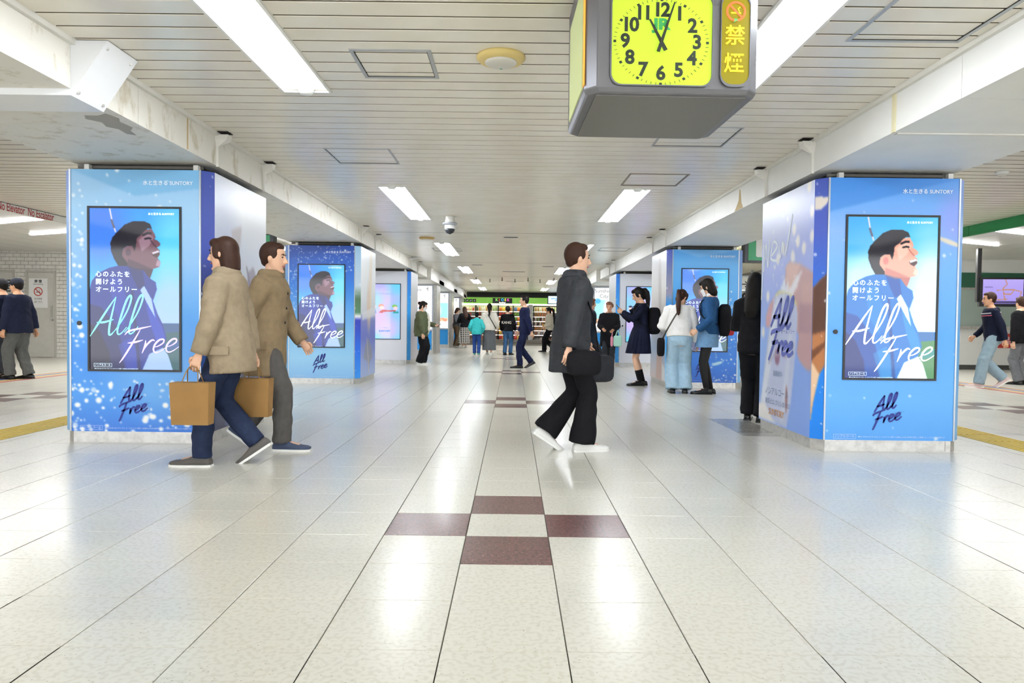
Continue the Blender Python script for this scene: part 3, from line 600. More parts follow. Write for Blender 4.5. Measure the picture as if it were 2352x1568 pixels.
def side_pic(kind, w=80, h=140):
    """u=0 at the front edge, u=1 at the rear edge"""
    p = Pic(w, h, 1.23, PH-PB); rn = random.Random(3)
    if kind == 'R1':
        p.grad([(0, '#d3daf8'), (.06, '#bcc6f4'), (.15, '#9ba8ea'), (.35, '#9aabee'), (.6, '#96b6f4'), (.8, '#86aef2'), (1, '#7aa4f0')])
        def Q(L):
            out = []
            for x, y in L:
                u = (300-x)/278; out.append((u, (y-(40+130*u))/(1450-225*u)))
            return out
        p.ell(.8, .05, .6, .35, '#d6ddf8', .7, .9); p.ell(.1, .75, .4, .6, '#7fa2ee', .6, .9)
        p.poly(Q([(300, 560), (285, 545), (240, 510), (185, 498), (165, 525), (162, 600), (178, 690), (215, 740), (225, 880), (240, 910), (232, 1000), (240, 1045), (262, 1085), (290, 1115), (310, 1100)]), '#c29a9c', 1, 1)
        p.poly(Q([(165, 525), (185, 500), (240, 512), (225, 560), (230, 640), (200, 690), (172, 640)]), '#dcb7ae', .9, 2); p.poly(Q([(238, 730), (310, 740), (310, 900), (240, 905)]), '#a9868f', .8, 2); p.poly(Q([(250, 620), (310, 600), (310, 720), (250, 730)]), '#c9a49e', .8, 2)
        p.poly(Q([(58, 870), (54, 815), (76, 740), (105, 695), (100, 800), (78, 872)]), '#cf9fa8', 1, 1)
        p.poly(Q([(108, 692), (130, 668), (180, 670), (222, 722), (232, 800), (226, 1000), (206, 1300), (186, 1442), (150, 1432), (25, 1345), (42, 1200), (68, 950), (90, 800)]), '#bfc8e8', 1, 1)
        p.poly(Q([(95, 800), (120, 700), (135, 700), (90, 1100), (60, 1340), (32, 1340), (45, 1200)]), '#dfe6f6', .9, 2); p.poly(Q([(190, 900), (205, 900), (185, 1300), (165, 1420), (150, 1400)]), '#cfd6ec', .9, 2); p.poly(Q([(22, 1300), (60, 1310), (110, 1400), (150, 1440), (20, 1385)]), '#f2efee', 1, 1)
        p.line(Q([(112, 690), (132, 668), (165, 664), (198, 684), (226, 738)]), .012, '#cfc890')
        p.poly(Q([(135, 660), (150, 600), (146, 640), (160, 580), (165, 640), (180, 600), (185, 660), (215, 590), (250, 540), (225, 640), (205, 690), (160, 668)]), '#eef2fc', .85, 1)
        p.ell((300-128)/278, .70, .052, .065, '#8e6080', 1, .3); p.line(Q([(80, 1075), (110, 1030), (150, 1028), (180, 1040)]), .008, '#a8a0b4'); p.ell((300-183)/278, .875, .022, .10, '#a06a70', .9, .4)
        for u_, v_ in ((275, 70), (290, 215), (205, 315), (292, 355), (200, 465), (255, 420), (65, 695), (40, 900), (150, 420), (120, 480), (225, 380)):
            q = Q([(u_, v_)])[0]; p.ell(q[0], q[1], .035, .045, '#f3eff0', .9, .4)
        p.specks(70, .005, .016, rn, '#f6f4f6', box=(.3, .2, .75, .48)); p.specks(25, .004, .02, rn, '#f6f4f6', box=(0, 0, 1, .5))
    elif kind == 'L1':
        p.grad([(0, '#e6ebf6'), (.12, '#f2f5fb'), (.3, '#d2daec'), (.5, '#c3c7cc'), (.68, '#b7ab9c'), (.76, '#8f8a8c'), (.82, '#4b4e68'), (1, '#3a3f68')])
        p.ell(.1, .3, .3, .5, '#b9c4ea', .6, .9); p.poly([(.28, .2), (.48, .17), (.45, .26), (.34, .29)], '#b7aeb4', .8, 1); p.poly([(.32, .27), (.44, .27), (.38, .37)], '#f1e7d8', .9, 1)
        p.poly([(.6, .36), (.72, .33), (.78, .38), (.74, .44), (.66, .5), (.58, .49)], '#8a7f96', .8, 1); p.line([(.58, .34), (.68, .46), (.6, .52)], .012, '#6d6480', .8)
        p.poly([(.15, .93), (.5, .86), (.9, .8), (1, .84), (1, .97), (.2, 1)], '#3d4f86', .9, 1); p.poly([(.55, .87), (.8, .82), (.86, .92), (.6, .97)], '#7fa0cf', .9, 2); p.poly([(.2, .95), (.3, .92), (.36, .98), (.24, 1)], '#c8d6ea', .8, 1)
    elif kind == 'L2':
        p.grad([(0, '#f2f6fb'), (.3, '#eef2f8'), (.5, '#dbe0ee'), (.56, '#6f7ad0'), (.7, '#6a78d4'), (.85, '#8fa4e8'), (1, '#a9bff0')])
        p.ell(.62, .3, .1, .55, '#efdcc2', .8, .8, .1); p.ell(.5, .45, .12, .3, '#e3c4ae', .7, .8); p.poly([(.1, .5), (1, .44), (1, .52), (.1, .56)], '#f0f2fa', .8, 1)
        p.poly([(.3, .76), (.5, .7), (.75, .78), (.8, .86), (.6, .9), (.55, .98), (.45, .88), (.2, .86)], '#8f93ac', .95, 1); p.line([(.4, .7), (.5, .85), (.55, .98)], .02, '#c9c4c8')
    elif kind == 'R2':
        p.grad([(0, '#eef2fb'), (.3, '#f4f2f4'), (.55, '#e6dfe2'), (.75, '#b4cdf0'), (1, '#e3d2d2')])
        p.ell(.4, .3, .1, .5, '#c9c2c6', .7, .6, .1); p.poly([(.2, .75), (.5, .7), (.6, 1), (.2, 1)], '#d9b7ae', .9, 2); p.poly([(.0, .9), (.2, .86), (.2, 1), (0, 1)], '#f2f6fc', .9, 1)
    else: p.grad([(0, '#e9ecf4'), (.4, '#d9dce8'), (.7, '#c8c6d4'), (1, '#d3cfd8')])
    return p.soften(1)
def corner_pic(kind, w=20, h=200):
    p = Pic(w, h, .12, PH-PB)
    st = {'L1': [(0, '#3a4fa8'), (.3, '#3f52b0'), (.5, '#39406e'), (.75, '#3a63b4'), (1, '#27346c')],
          'R1': [(0, '#3d58b8'), (.2, '#3a5cc0'), (.38, '#3a56b4'), (.45, '#6b4a48'), (.6, '#a8693f'), (.72, '#c98a5a'), (.8, '#1a86ec'), (1, '#1a86ec')],
          'L2': [(0, '#9cc8ea'), (.3, '#cfe0ee'), (.4, '#54765a'), (.5, '#5a8a6a'), (.53, '#ffffff'), (.56, '#3a44b4'), (.8, '#2f74e8'), (1, '#3a9cf6')],
          'R2': [(0, '#4a5cba'), (.2, '#7f86a8'), (.33, '#a09ab4'), (.42, '#2f9cf0'), (.7, '#2fa0f4'), (1, '#bfe0f6')],
          'W': [(0, '#2f7fe4'), (.4, '#36a6f8'), (1, '#3aa0ee')]}[kind]
    p.grad(st)
    if kind == 'R1':
        p.grad([(0, '#3a50b0'), (.2, '#3a55bc'), (.4, '#2f6ad0'), (.6, '#1f86ea'), (1, '#1a84ec')])
        p.poly([(0, .075), (.5, .07), (1, .07), (1, .115), (.6, .12), (.1, .095)], '#e6dcd2', 1, 1); p.poly([(0, .365), (.5, .39), (1, .42), (1, .95), (.8, .86), (.5, .76), (.1, .72), (0, .70)], '#b5774c', 1, 1)
        p.poly([(0, .365), (.5, .39), (1, .42), (1, .6), (0, .58)], '#5d3c30', 1, 3); p.poly([(0, .62), (1, .66), (1, .70), (0, .64)], '#6a3f2a', .8, 1); p.poly([(.4, .75), (1, .7), (1, .95), (.8, .86)], '#efcfae', .9, 2)
    p.specks(14, .03, .12, random.Random(5)); return p
OUT_L = [(0, '#8fa6e4'), (.3, '#7fb4f0'), (.6, '#5fb2f6'), (1, '#86bdf2')]
M_FINE = mat('fine_print', '#dbeaff', .5); M_KANA = mat('pale_blue_letters', '#eaf4ff', .5)
def emis(name, c, e=1.): return mat(name, c, .4, emit=e)
M_LW = emis('screen_white', '#f6fbff', .95); M_LM = emis('screen_mint', '#7fe0dc', .8); M_LV = emis('screen_lilac', '#c9b6f2', .8); M_LB = emis('screen_pale_blue', '#d5ecff', .95)
def quad_part(name, pic, parent, P0, Ux, Vz, m): o = link(name, pic.mesh(name, P0, Ux, Vz), parent); o.data.materials.append(m); return o
SCR = {}
def ad_screen(root, x, variant, wpx):
    """backlit portrait screen; local x centre, front at y=0"""
    W, H, zb = .78, 1.37, .596; e = part('screen', M_BLACK, root, lambda g: frame_xz(g, -W/2, W/2, 0, H, .0175, -.010, .004)); e.location = (x, 0, zb)
    key = (variant, wpx)
    if key not in SCR:
        me = screen_pic(wpx, int(wpx*1.79), variant).mesh('screen_picture', (-.3725, -.004, H-.0175), (.745, 0, 0), (0, 0, -1.335)); me.materials.append(M_SCREEN); SCR[key] = me
    link('screen_picture', SCR[key], e)
    y = -.0055
    for k, s_ in enumerate(('心のふたを', '開けよう', 'オールフリー')):
        text(s_, .052, e, (-.325, y, H*(1-.412-.046*k)), M_LB, 'LEFT', space=1.28, offset=.001)
    m1, m2 = (M_LW, M_LW) if variant == 'bright' or wpx < 150 else (M_LM, M_LV)
    brush('All', .31, .017, e, (-.372, y, H*.212), m1, slant=.34, rise=.06, taper=.7)
    brush('Free', .215, .016, e, (-.12, y-.0005, H*.105), m2, slant=.40, rise=.05, taper=.7, sx=1.36)
    text('水と生きる SUNTORY', .022, e, (.33, y, H*.955), M_LB, 'RIGHT', offset=.0006)
    text('ノンアルコール', .019, e, (-.335, y, .052), M_LB, 'LEFT'); part('print_box', M_LB, e, lambda g: frame_xz(g, -.34, -.19, .037, .067, .0018, y-.0005, y))
    text('●のんだあとはリサイクル  ビールテイスト飲料  ※20歳以上の方の飲用を想定', .0105, e, (-.335, y, .022), M_LB, 'LEFT')
    return e
def octagon(o=0.):
    w, d, c = PW/2-o, PD-o, CH
    return [(-w+c, o), (w-c, o), (w, o+c), (w, d-c), (w-c, d), (-w+c, d), (-w, d-c), (-w, o+c)]
def pillar(k, s, kind, label):
    """s=-1 left row, +1 right row; inner side faces the middle"""
    r = thing('advertising_pillar', label, 'pillar', (s*3.145, PF[k], 0), group='wrapped pillars')
    inn = -s; w, c = PW/2, CH
    fixnormals(part('base', M_STEEL, r, lambda g: g.prism(octagon(.014), 'z', 0, PB)))
    fixnormals(part('core', mat('pillar_core', '#8b98b4', .5), r, lambda g: g.prism(octagon(.008), 'z', PB, PH-.002)))
    part('neck', M_DARK, r, lambda g: g.box(-w+.16, w-.16, .12, PD-.12, PH-.002, 2.335))
    part('gap_rail', mat('gap_rail', '#6c675f', .6), r, lambda g: g.box(-w+.1, w-.1, .085, .1, 2.295, 2.318))
    for xx in (-w+.2, w-.14): part('bracket', M_CREAM, r, lambda g: g.box(xx-.02, xx+.02, .04, .1, PH-.002, 2.32))
    z = PH; v = (0, 0, -(PH-PB))
    tall = kind if kind in ('L1', 'R1', 'L2', 'R2') else 'W'
    quad_part('front_panel', front_pic(tall), r, (-w+c, 0, z), (PW-2*c, 0, 0), v, M_PRINT)
    if inn > 0:
        quad_part('side_panel', side_pic(tall), r, (w, c, z), (0, PD-2*c, 0), v, M_PRINT); quad_part('corner_panel', corner_pic(tall), r, (w-c, 0, z), (c, c, 0), v, M_PRINT)
    else:
        sp = side_pic(tall); sp.c = sp.c[:, ::-1]
        quad_part('side_panel', sp, r, (-w, PD-c, z), (0, -(PD-2*c), 0), v, M_PRINT)
        cp = corner_pic(tall); cp.c = cp.c[:, ::-1]
        quad_part('corner_panel', cp, r, (-w, c, z), (c, -c, 0), v, M_PRINT)
    op = Pic(4, 60, 1, 1).grad(OUT_L if tall != 'W' else [(0, '#d9dce6'), (1, '#e2e5ee')])
    if inn > 0: quad_part('corner_panel', op, r, (-w, c, z), (c, -c, 0), v, M_PRINT); quad_part('side_panel', op, r, (-w, PD-c, z), (0, -(PD-2*c), 0), v, M_PRINT)
    else: quad_part('corner_panel', op, r, (w-c, 0, z), (c, c, 0), v, M_PRINT); quad_part('side_panel', op, r, (w, c, z), (0, PD-2*c, 0), v, M_PRINT)
    quad_part('back_panel', op, r, (w-c, PD, z), (-(PW-2*c), 0, 0), v, M_PRINT)
    for xx in (-w+c, w-c): part('edge_trim', M_TRIM, r, lambda g: g.box(xx-.007, xx+.007, -.005, .006, PB, PH))
    part('base_joint', M_DARK, r, lambda g: g.box(w-c-.06, w-c-.057, .0135, .0145, .004, PB-.004))
    part('lock', M_BLACK, r, lambda g: g.cyl((-w+c+.075, .0, .995), .019, -.008, 18, axis=(0, 1, 0)))
    if tall != 'W':
        ad_screen(r, -.003 if s < 0 else -.01, 'bright' if kind == 'R1' else 'dark', 190 if k == 0 else 110)
        text('水と生きる SUNTORY', .042, r, (w-c-.06, -.003, PH-.11), M_KANA, 'RIGHT', offset=.0008)
        lg = brush('All', .118, .017, r, (-.125, -.003, .328), M_NAVY, slant=.42, rise=.22, taper=.3, sx=1.25, name='logo')
        brush('Free', .105, .017, lg, (-.015, -.0004, -.113), M_NAVY, slant=.42, rise=.24, taper=.3, sx=1.45); text('オールフリー', .021, lg, (.19, -.0008, -.006), M_NAVY, rot=(PI/2, -.2, 0))
        text('ノンアルコール', .024, r, (-w+c+.085, -.003, PB+.032), M_FINE, 'LEFT'); part('print_box', M_FINE, r, lambda g: frame_xz(g, -w+c+.078, -w+c+.265, PB+.013, PB+.05, .002, -.0035, -.003))
        text('●のんだあとはリサイクル  ビールテイスト飲料  ※20歳以上の方の飲用を想定して開発したノンアルコール飲料です', .014, r, (-w+c+.285, -.003, PB+.028), M_FINE, 'LEFT')
    else:
        W, H, zb = .78, 1.37, .596; e = part('screen', M_BLACK, r, lambda g: frame_xz(g, -W/2, W/2, 0, H, .0175, -.010, .004)); e.location = (.0, 0, zb)
        if 'W' not in SCR:
            p = Pic(80, 143, .745, 1.335).grad([(0, '#63c4f4'), (.5, '#b7aef2'), (1, '#62c8f6')])
            for u, v_, ru, c_ in ((.3, .1, .35, '#c79ff0'), (.65, .45, .4, '#d2a4ee'), (.95, .5, .35, '#6ec4f6'), (.2, .7, .3, '#cfa6f0'), (.1, .3, .3, '#7fcdf6'), (.6, .85, .35, '#d9b0f0')): p.ell(u, v_, ru, ru, c_, .7, .95)
            p.ell(.13, .36, .06, .03, '#3a3048', 1, .2); p.ell(.14, .41, .07, .06, '#f2c8b8', 1, .2); p.poly([(.04, .5), (.2, .47), (.22, .53), (.04, .53)], '#4a8ad8')
            p.ell(.38, .40, .09, .07, '#d98a74', 1, .2); p.ell(.4, .43, .075, .06, '#f3c7c4', 1, .2); p.poly([(.3, .52), (.4, .47), (.85, .475), (.85, .495), (.45, .51), (.42, .53)], '#b8473e'); p.ell(.82, .40, .09, .05, '#7fb85a', 1, .2); p.ell(.85, .44, .07, .06, '#f0c4d0', 1, .2); p.poly([(.78, .5), (.95, .5), (.95, .53), (.76, .53)], '#3a9a92')
            me = p.soften(1).mesh('screen_picture', (-.3725, -.004, H-.0175), (.745, 0, 0), (0, 0, -1.335)); me.materials.append(M_SCREEN); SCR['W'] = me
        link('screen_picture', SCR['W'], e)
        text('ひとくちをとめないで。', .052, e, (0, -.0055, H*.815), emis('screen_blue', '#5a86d8', .9)); text('SUNTORY', .062, e, (0, -.0055, H*.15), emis('screen_deep_blue', '#3a6fe0', .9), offset=.002)
        text('水と生きる', .03, e, (0, -.0055, H*.21), MATS['screen_blue'])
    if kind == 'R1':
        # local x runs from the rear edge (left) to the front edge (right)
        q = brush('All', .27, .045, r, (-w-.002, PD/2+.33, 1.03), M_NAVY2, slant=.35, rise=-.03, taper=.3, sx=1.45, name='can_lettering'); q.rotation_euler = (0, 0, -PI/2)
        Lq = lambda x, z: (x+.33, -.001, z-1.03)
        brush('Free', .23, .045, q, Lq(-.36, .78), M_NAVY2, slant=.35, rise=-.03, taper=.3, sx=1.55)
        text('オールフリー', .055, q, Lq(.10, .985), M_NAVY2); text('ノンアルコール', .085, q, Lq(-.15, .40), mat('grey_blue_letters', '#7f93b4', .5)); text('糖質ゼロ プリン体ゼロ', .06, q, Lq(-.12, .30), MATS['grey_blue_letters'])
        text('SUNTORY', .085, q, Lq(-.14, .205), mat('orange_letters', '#d8a070', .5), offset=.002); text('炭酸飲料', .06, q, Lq(-.12, .58), MATS['grey_blue_letters'])
        g = G()
        for st in ([(-.55, 1.58), (-.5, 1.85), (-.44, 1.62), (-.40, 1.9)], [(-.34, 1.72), (-.2, 1.8), (-.3, 1.85), (-.36, 1.7), (-.2, 1.66)], [(-.16, 1.8), (-.12, 1.68), (-.06, 1.82), (.0, 1.7), (.16, 2.05)], [(-.6, 1.3), (-.56, 1.85)]):
            c_ = crom([(a, b, 0) for a, b in st]); n = len(c_); vv = []
            for i, p_ in enumerate(c_):
                t = (c_[min(i+1, n-1)]-c_[max(i-1, 0)]).normalized(); nn = Vector((-t.y, t.x, 0)); vv += [p_+nn*.012, p_-nn*.012]
            g.add([(p_.x, 0, p_.y) for p_ in vv], [(2*i, 2*i+1, 2*i+3, 2*i+2) for i in range(n-1)])
        g.obj('brush_lettering', M_KANA, q).location = (.33, 0, -1.03)
    if kind == 'L1':
        for i, s_ in enumerate(('ふたを', 'よう', 'フリー')): text(s_, .085, r, (w+.002, PD/2-.28, .48-.11*i), M_KANA, 'LEFT', rot=(PI/2, 0, PI/2))
    return r
M_NAVY2 = mat('blue_can_letters', '#5a66b8', .5)
pillar(0, -1, 'L1', 'blue wrapped pillar nearest on the left with dim portrait screen and white bubbles')
pillar(0, 1, 'R1', 'blue wrapped pillar nearest on the right with bright screen and drink can side print')
pillar(1, -1, 'L2', 'second left pillar with royal blue starry top fading to pale blue')
pillar(1, 1, 'R2', 'second right pillar with sky blue speckled wrap behind the two chatting women')
pillar(2, -1, 'L3', 'third left pillar in white wrap with pink and blue cartoon screen')
pillar(2, 1, 'R3', 'third right pillar in white wrap with pink and blue screen behind the schoolgirl')
# steel pillars with map light boxes further on
M_SKYP = mat('blue_laminate', '#1e96e6', .35); M_HEAD = mat('header_panel', '#dfe0e4', .4)
def map_pic(v):
    p = Pic(50, 80, .9, 1.44).grad([(0, '#ffffff'), (1, '#fbfdff')]); rn = random.Random(v)
    if v % 2: p.poly([(.05, .3), (.35, .2), (.4, .35), (.2, .5), (.05, .55)], '#9adfe4', .9, 2); p.poly([(.4, .3), (.7, .35), (.6, .5)], '#f0c4c4', .8, 2); p.ell(.7, .65, .2, .08, '#4f96d8', .8, .4); p.line([(.5, .5), (.8, .6)], .012, '#5a7fc0')
    else: p.poly([(0, .27), (1, .27), (1, .75), (0, .75)], '#8fd8ea', .9, 2); p.ell(.5, .5, .2, .4, '#ffffff', .9, .5); p.poly([(0, .72), (1, .7), (1, .8), (0, .8)], '#e8b48a', .9, 1); p.specks(30, .02, .05, rn, '#d8604a', box=(0, .68, 1, .8)); p.ell(.1, .3, .1, .1, '#3a9ad8', .8, .4)
    for _ in range(14):
        u, v_ = rn.random(), rn.uniform(.05, .95); p.line([(u, v_), (u+.08, v_)], .004, '#9aa4b4', .8)
    return p.soften(1)
M_LIGHTBOX = attr_mat('light_box', .2, 1.15)
for k in (3, 4, 5):
    for s in (-1, 1):
        r = thing('light_box_pillar', f'{["","","","fourth","fifth","sixth"][k]} {"left" if s < 0 else "right"} pillar clad in steel with a glowing map box over a blue panel', 'pillar', (s*3.145, PF[k], 0), group='steel map pillars'); w = PW/2
        part('cladding', M_STEEL, r, lambda g: g.prism(octagon(.0), 'z', .09, 2.27)); part('base', M_STEEL, r, lambda g: g.prism(octagon(-.01), 'z', 0, .09))
        part('header', M_HEAD, r, lambda g: g.box(-w-.12 if s > 0 else -w, w if s > 0 else w+.12, -.08, PD+.05, 2.275, 2.40))
        part('lower_panel', M_SKYP, r, lambda g: g.box(-w+.1, w-.13, -.012, 0, .13, .74))
        part('box_frame', M_TRIM, r, lambda g: frame_xz(g, -w+.07, w-.07, .74, 2.26, .055, -.05, .0))
        quad_part('light_box', map_pic(k+(1 if s > 0 else 0)), r, (-w+.125, -.02, 2.205), (PW-.25, 0, 0), (0, 0, -1.41), M_LIGHTBOX)
        mk = mat('map_ink', '#5c6470', .5)
        if s > 0: text('Sunshine\nCity', .17, r, (-.2, -.024, 2.02), mk)
        else: text('Sunshine', .15, r, (-.1, -.024, 2.08), mk); text('↑', .16, r, (.36, -.024, 2.09), mk, offset=.004)
        part('steel_edge', M_TRIM, r, lambda g: g.box((w-.03) if s < 0 else -w-.012, (w+.012) if s < 0 else -w+.03, .1, .16, .09, 2.27))
# ================================================================ people
JOBS = []          # (object, voxel, smooth iterations, extra geometry)
SKIN = mat('skin_light', '#e3b596', .5); SKIN2 = mat('skin_tan', '#cf9c7a', .5)
def fab(name, c, n=.14): return mat(name, c, .85, spec=.2, noise=n, nscale=22, bump=.25, bscale=45)
HAIRB = mat('black_hair', '#17130f', .6, spec=.25); HAIRBR = mat('brown_hair', '#3a241a', .6, spec=.25); HAIRC = mat('auburn_hair', '#6e4128', .5)
SHOE_B = mat('black_leather', '#141414', .25); SHOE_W = mat('white_shoe', '#eeeeea', .5); EYE = mat('eye_dark', '#1d1512', .2); LIP = mat('lips', '#b0605a', .5); MASK = mat('mask_white', '#f2f2f2', .7)
RINGS = [(-.13, .085, .085, 0), (-.06, .158, .115, -.008), (.02, .168, .118, -.012), (.12, .148, .104, 0), (.22, .132, .094, .004), (.34, .150, .106, .008), (.43, .168, .104, .004), (.49, .160, .085, -.004), (.535, .095, .066, -.008), (.57, .058, .055, -.004)]
def ringat(t):
    R_ = RINGS
    if t <= R_[0][0]: return R_[0][1:]
    for a, b in zip(R_[:-1], R_[1:]):
        if t <= b[0]:
            u = (t-a[0])/(b[0]-a[0]); return tuple(a[k]+(b[k]-a[k])*u for k in (1, 2, 3))
    return R_[-1][1:]
HR = [(-.118, .022, .026, .052), (-.105, .042, .046, .036), (-.075, .056, .066, .020), (-.03, .066, .083, .006), (.01, .071, .091, 0), (.05, .073, .094, -.005), (.085, .066, .084, -.010), (.108, .047, .06, -.012), (.122, .018, .024, -.012)]
def ik(a, c, l1, l2, pole):
    a, c, pole = Vector(a), Vector(c), Vector(pole); d = c-a; L = min(d.length, (l1+l2)*.999); u = d.normalized()
    x = (L*L+l1*l1-l2*l2)/(2*L); h = math.sqrt(max(l1*l1-x*x, 0)); p = pole-u*pole.dot(u); p = p.normalized() if p.length > 1e-6 else u.orthogonal()
    return a+u*x+p*h, a+u*L
def person(label, X, Y, rz, H=1.65, lean=.03, head=(0, 0), feet=((-.09, 0, 0, .1), (.09, 0, 0, -.1)), hands=None, hip=.90, py=0., fat=1., skin=SKIN,
           top=None, bottom=None, hair=None, shoes=SHOE_B, mask=False, vox=.010, curl=.9, socks=None, collar=None, arms_bare=False, group='people in the concourse', headz=0.):
    s = H/1.70; f1 = math.sqrt(fat)
    d = Vector((0, math.sin(lean), math.cos(lean))); fw = Vector((0, math.cos(lean), -math.sin(lean))); rx = Vector((1, 0, 0)); pel = Vector((0, py, hip))
    def sp(t): return pel+d*t
    def tor(t, infl=0., n=18, a=None):
        w_, b_, o_ = a or ringat(t); w_ = w_*fat+infl; b_ = b_*fat+infl; c = sp(t)+fw*o_
        return [c+rx*(w_*math.cos(2*PI*j/n))+fw*(b_*math.sin(2*PI*j/n)) for j in range(n)]
    body = G(); extra = G(); body.rings([tor(t) for t, *_ in RINGS])
    # legs
    legs = []
    for k, q in enumerate(feet):
        sx = -1 if k == 0 else 1; hj = pel+Vector((sx*.085*f1, 0, 0)); fx, fy, fz, yaw = q[:4]; pitch = q[4] if len(q) > 4 else 0.
        M = Matrix.Rotation(yaw, 3, 'Z') @ Matrix.Rotation(pitch, 3, 'X'); ball = Vector((fx, fy+.10, fz)); ank = ball+M @ Vector((0, -.10, .085))
        kn, ank = ik(hj, ank, .435, .405, (sx*.05, 1, 0)); legs.append((hj, kn, ank, M, ball))
        m1, m2 = hj.lerp(kn, .5), kn.lerp(ank, .35)
        body.tube([hj+Vector((0, 0, .03)), m1, kn, m2, ank], [.082*f1, .070*f1, .051, .052*f1, .035], 12, ref=(1, 0, 0))
        body.tube([ank+Vector((0, 0, .0)), ball+M @ Vector((0, -.06, .05)), ball+M @ Vector((0, .04, .03))], [.034, .036, .03], 10, ref=(1, 0, 0))
    # arms
    hands = hands or ((-.25, .02, .78), (.25, .02, .78)); arms = []
    for k, hp in enumerate(hands):
        sx = -1 if k == 0 else 1; sh = sp(.455)+rx*(sx*.165*f1); el, wr = ik(sh, hp, .285, .245, (sx*.55, -.8, -.35)); arms.append((sh, el, wr))
        body.tube([sh-rx*(sx*.04)+d*.01, sh, sh.lerp(el, .5), el, el.lerp(wr, .4), wr], [.05, .052*f1, .043*f1, .037, .036, .026], 10, ref=(0, 1, 0))
        # hand
        ax = (wr-el).normalized(); pn = ax.cross(Vector((0, 0, 1)) if abs(ax.z) < .7 else Vector((0, 1, 0)))
        inn = Vector((-sx, 0, 0)); inn = (inn-ax*inn.dot(ax)).normalized(); side = ax.cross(inn).normalized()   # palm faces the body
        if side.dot(Vector((0, 1, .4))) < 0: side = -side                                                     # thumb side points forward/up
        body.tube([wr-ax*.01, wr+ax*.03, wr+ax*.075, wr+ax*.092], [(.025, .016), (.036, .016), (.04, .015), (.03, .010)], 10, ref=side)
        for i, (o_, L_) in enumerate(((.030, .068), (.010, .078), (-.010, .072), (-.029, .056))):
            b0 = wr+ax*.078+side*o_; a1 = (ax*math.cos(curl*.4)+inn*math.sin(curl*.4)); a2 = (ax*math.cos(curl)+inn*math.sin(curl)); a3 = (ax*math.cos(curl*1.6)+inn*math.sin(curl*1.6))
            p1 = b0+a1*L_*.45; p2 = p1+a2*L_*.33; p3 = p2+a3*L_*.25
            extra.tube([b0-ax*.015, b0, p1, p2, p3], [.0095, .0095, .0088, .008, .005], 6, ref=side)
        t0 = wr+ax*.025+side*.028; extra.tube([t0-side*.01, t0+side*.016+ax*.02, t0+side*.020+ax*.045+inn*.012, t0+side*.012+ax*.062+inn*.02], [.011, .0115, .0095, .006], 6, ref=inn)
    # neck and head
    nb = sp(.55); hp_, hyw = head; HM = Matrix.Rotation(-hyw, 3, 'Z') @ Matrix.Rotation(-(hp_+lean*.5), 3, 'X')
    hc = nb+d*.05+HM @ Vector((0, .012, .085)); body.tube([sp(.50), nb, nb+d*.04+HM @ Vector((0, 0, .03)), hc+HM @ Vector((0, -.02, -.03))], [.062, .053, .05, .05], 12, ref=(1, 0, 0))
    def hpt(x, y, z): return hc+HM @ Vector((x, y, z))
    body.rings([[hpt(w_*math.cos(2*PI*j/16), o_+b_*math.sin(2*PI*j/16), z) for j in range(16)] for z, w_, b_, o_ in HR])
    body.tube([hpt(0, .080, .03), hpt(0, .098, -.005), hpt(0, .112, -.030), hpt(0, .088, -.042)], [.009, .012, .017, .012], 8)
    for sx in (-1, 1): body.ell(hpt(sx*.074, -.006, -.008), (.012, .021, .032), HM, 8, 6)
    body.ell(hpt(0, .083, -.108), (.02, .016, .014), HM, 8, 6)
    o = body.obj('person', skin, None, True); o.location = (X, Y, 0); o.rotation_euler = (0, 0, rz); o.scale = (s, s, s); tag(o, label, 'person', group); JOBS.append((o, vox, 3, extra))
    # face
    for sx in (-1, 1):
        g = G(); g.ell(hpt(sx*.030, .0835, .008), (.0125, .006, .0065), HM, 10, 6); g.obj('eye', EYE, o, True)
        g = G(); g.tube([hpt(sx*.014, .091, .027), hpt(sx*.032, .089, .033), hpt(sx*.048, .078, .028)], [.004, .0045, .002], 6); g.obj('eyebrow', hair['m'] if hair else EYE, o, True)
    if mask:
        g = G(); n = 9; rows = []
        for z in (-.005, -.03, -.06, -.09, -.112):
            rows.append([hpt(math.sin(a)*.078, math.cos(a)*(.112 if -.05 < z < -.01 else .104)+.004, z) for a in [(-1.15+2.3*j/(n-1)) for j in range(n)]])
        g.add([p for r_ in rows for p in r_], [(i*n+j, i*n+j+1, (i+1)*n+j+1, (i+1)*n+j) for i in range(4) for j in range(n-1)]); g.obj('face_mask', MASK, o, True)
    else:
        g = G(); g.tube([hpt(-.024, .084, -.066), hpt(-.01, .0925, -.064), hpt(.01, .0925, -.064), hpt(.024, .084, -.066)], [.002, .0065, .0065, .002], 8); g.obj('mouth', LIP, o, True)
    # hair
    if hair:
        g = G(); st = hair['style']
        g.ell(hpt(0, -.022, .030), (.087, .098, .104), HM, 18, 12)
        if st != 'short' and st != 'cap': g.ell(hpt(0, .048, .082), (.066, .046, .040), HM, 14, 8); g.ell(hpt(0, -.055, -.05), (.066, .05, .072), HM)
        else: g.ell(hpt(0, .030, .09), (.064, .052, .036), HM, 14, 8); g.ell(hpt(0, -.06, -.03), (.06, .04, .05), HM)
        if st in ('pony', 'long', 'bob', 'bun'):
            for sx in (-1, 1): g.ell(hpt(sx*.073, .028, .02), (.012, .032, .065), HM, 10, 8)
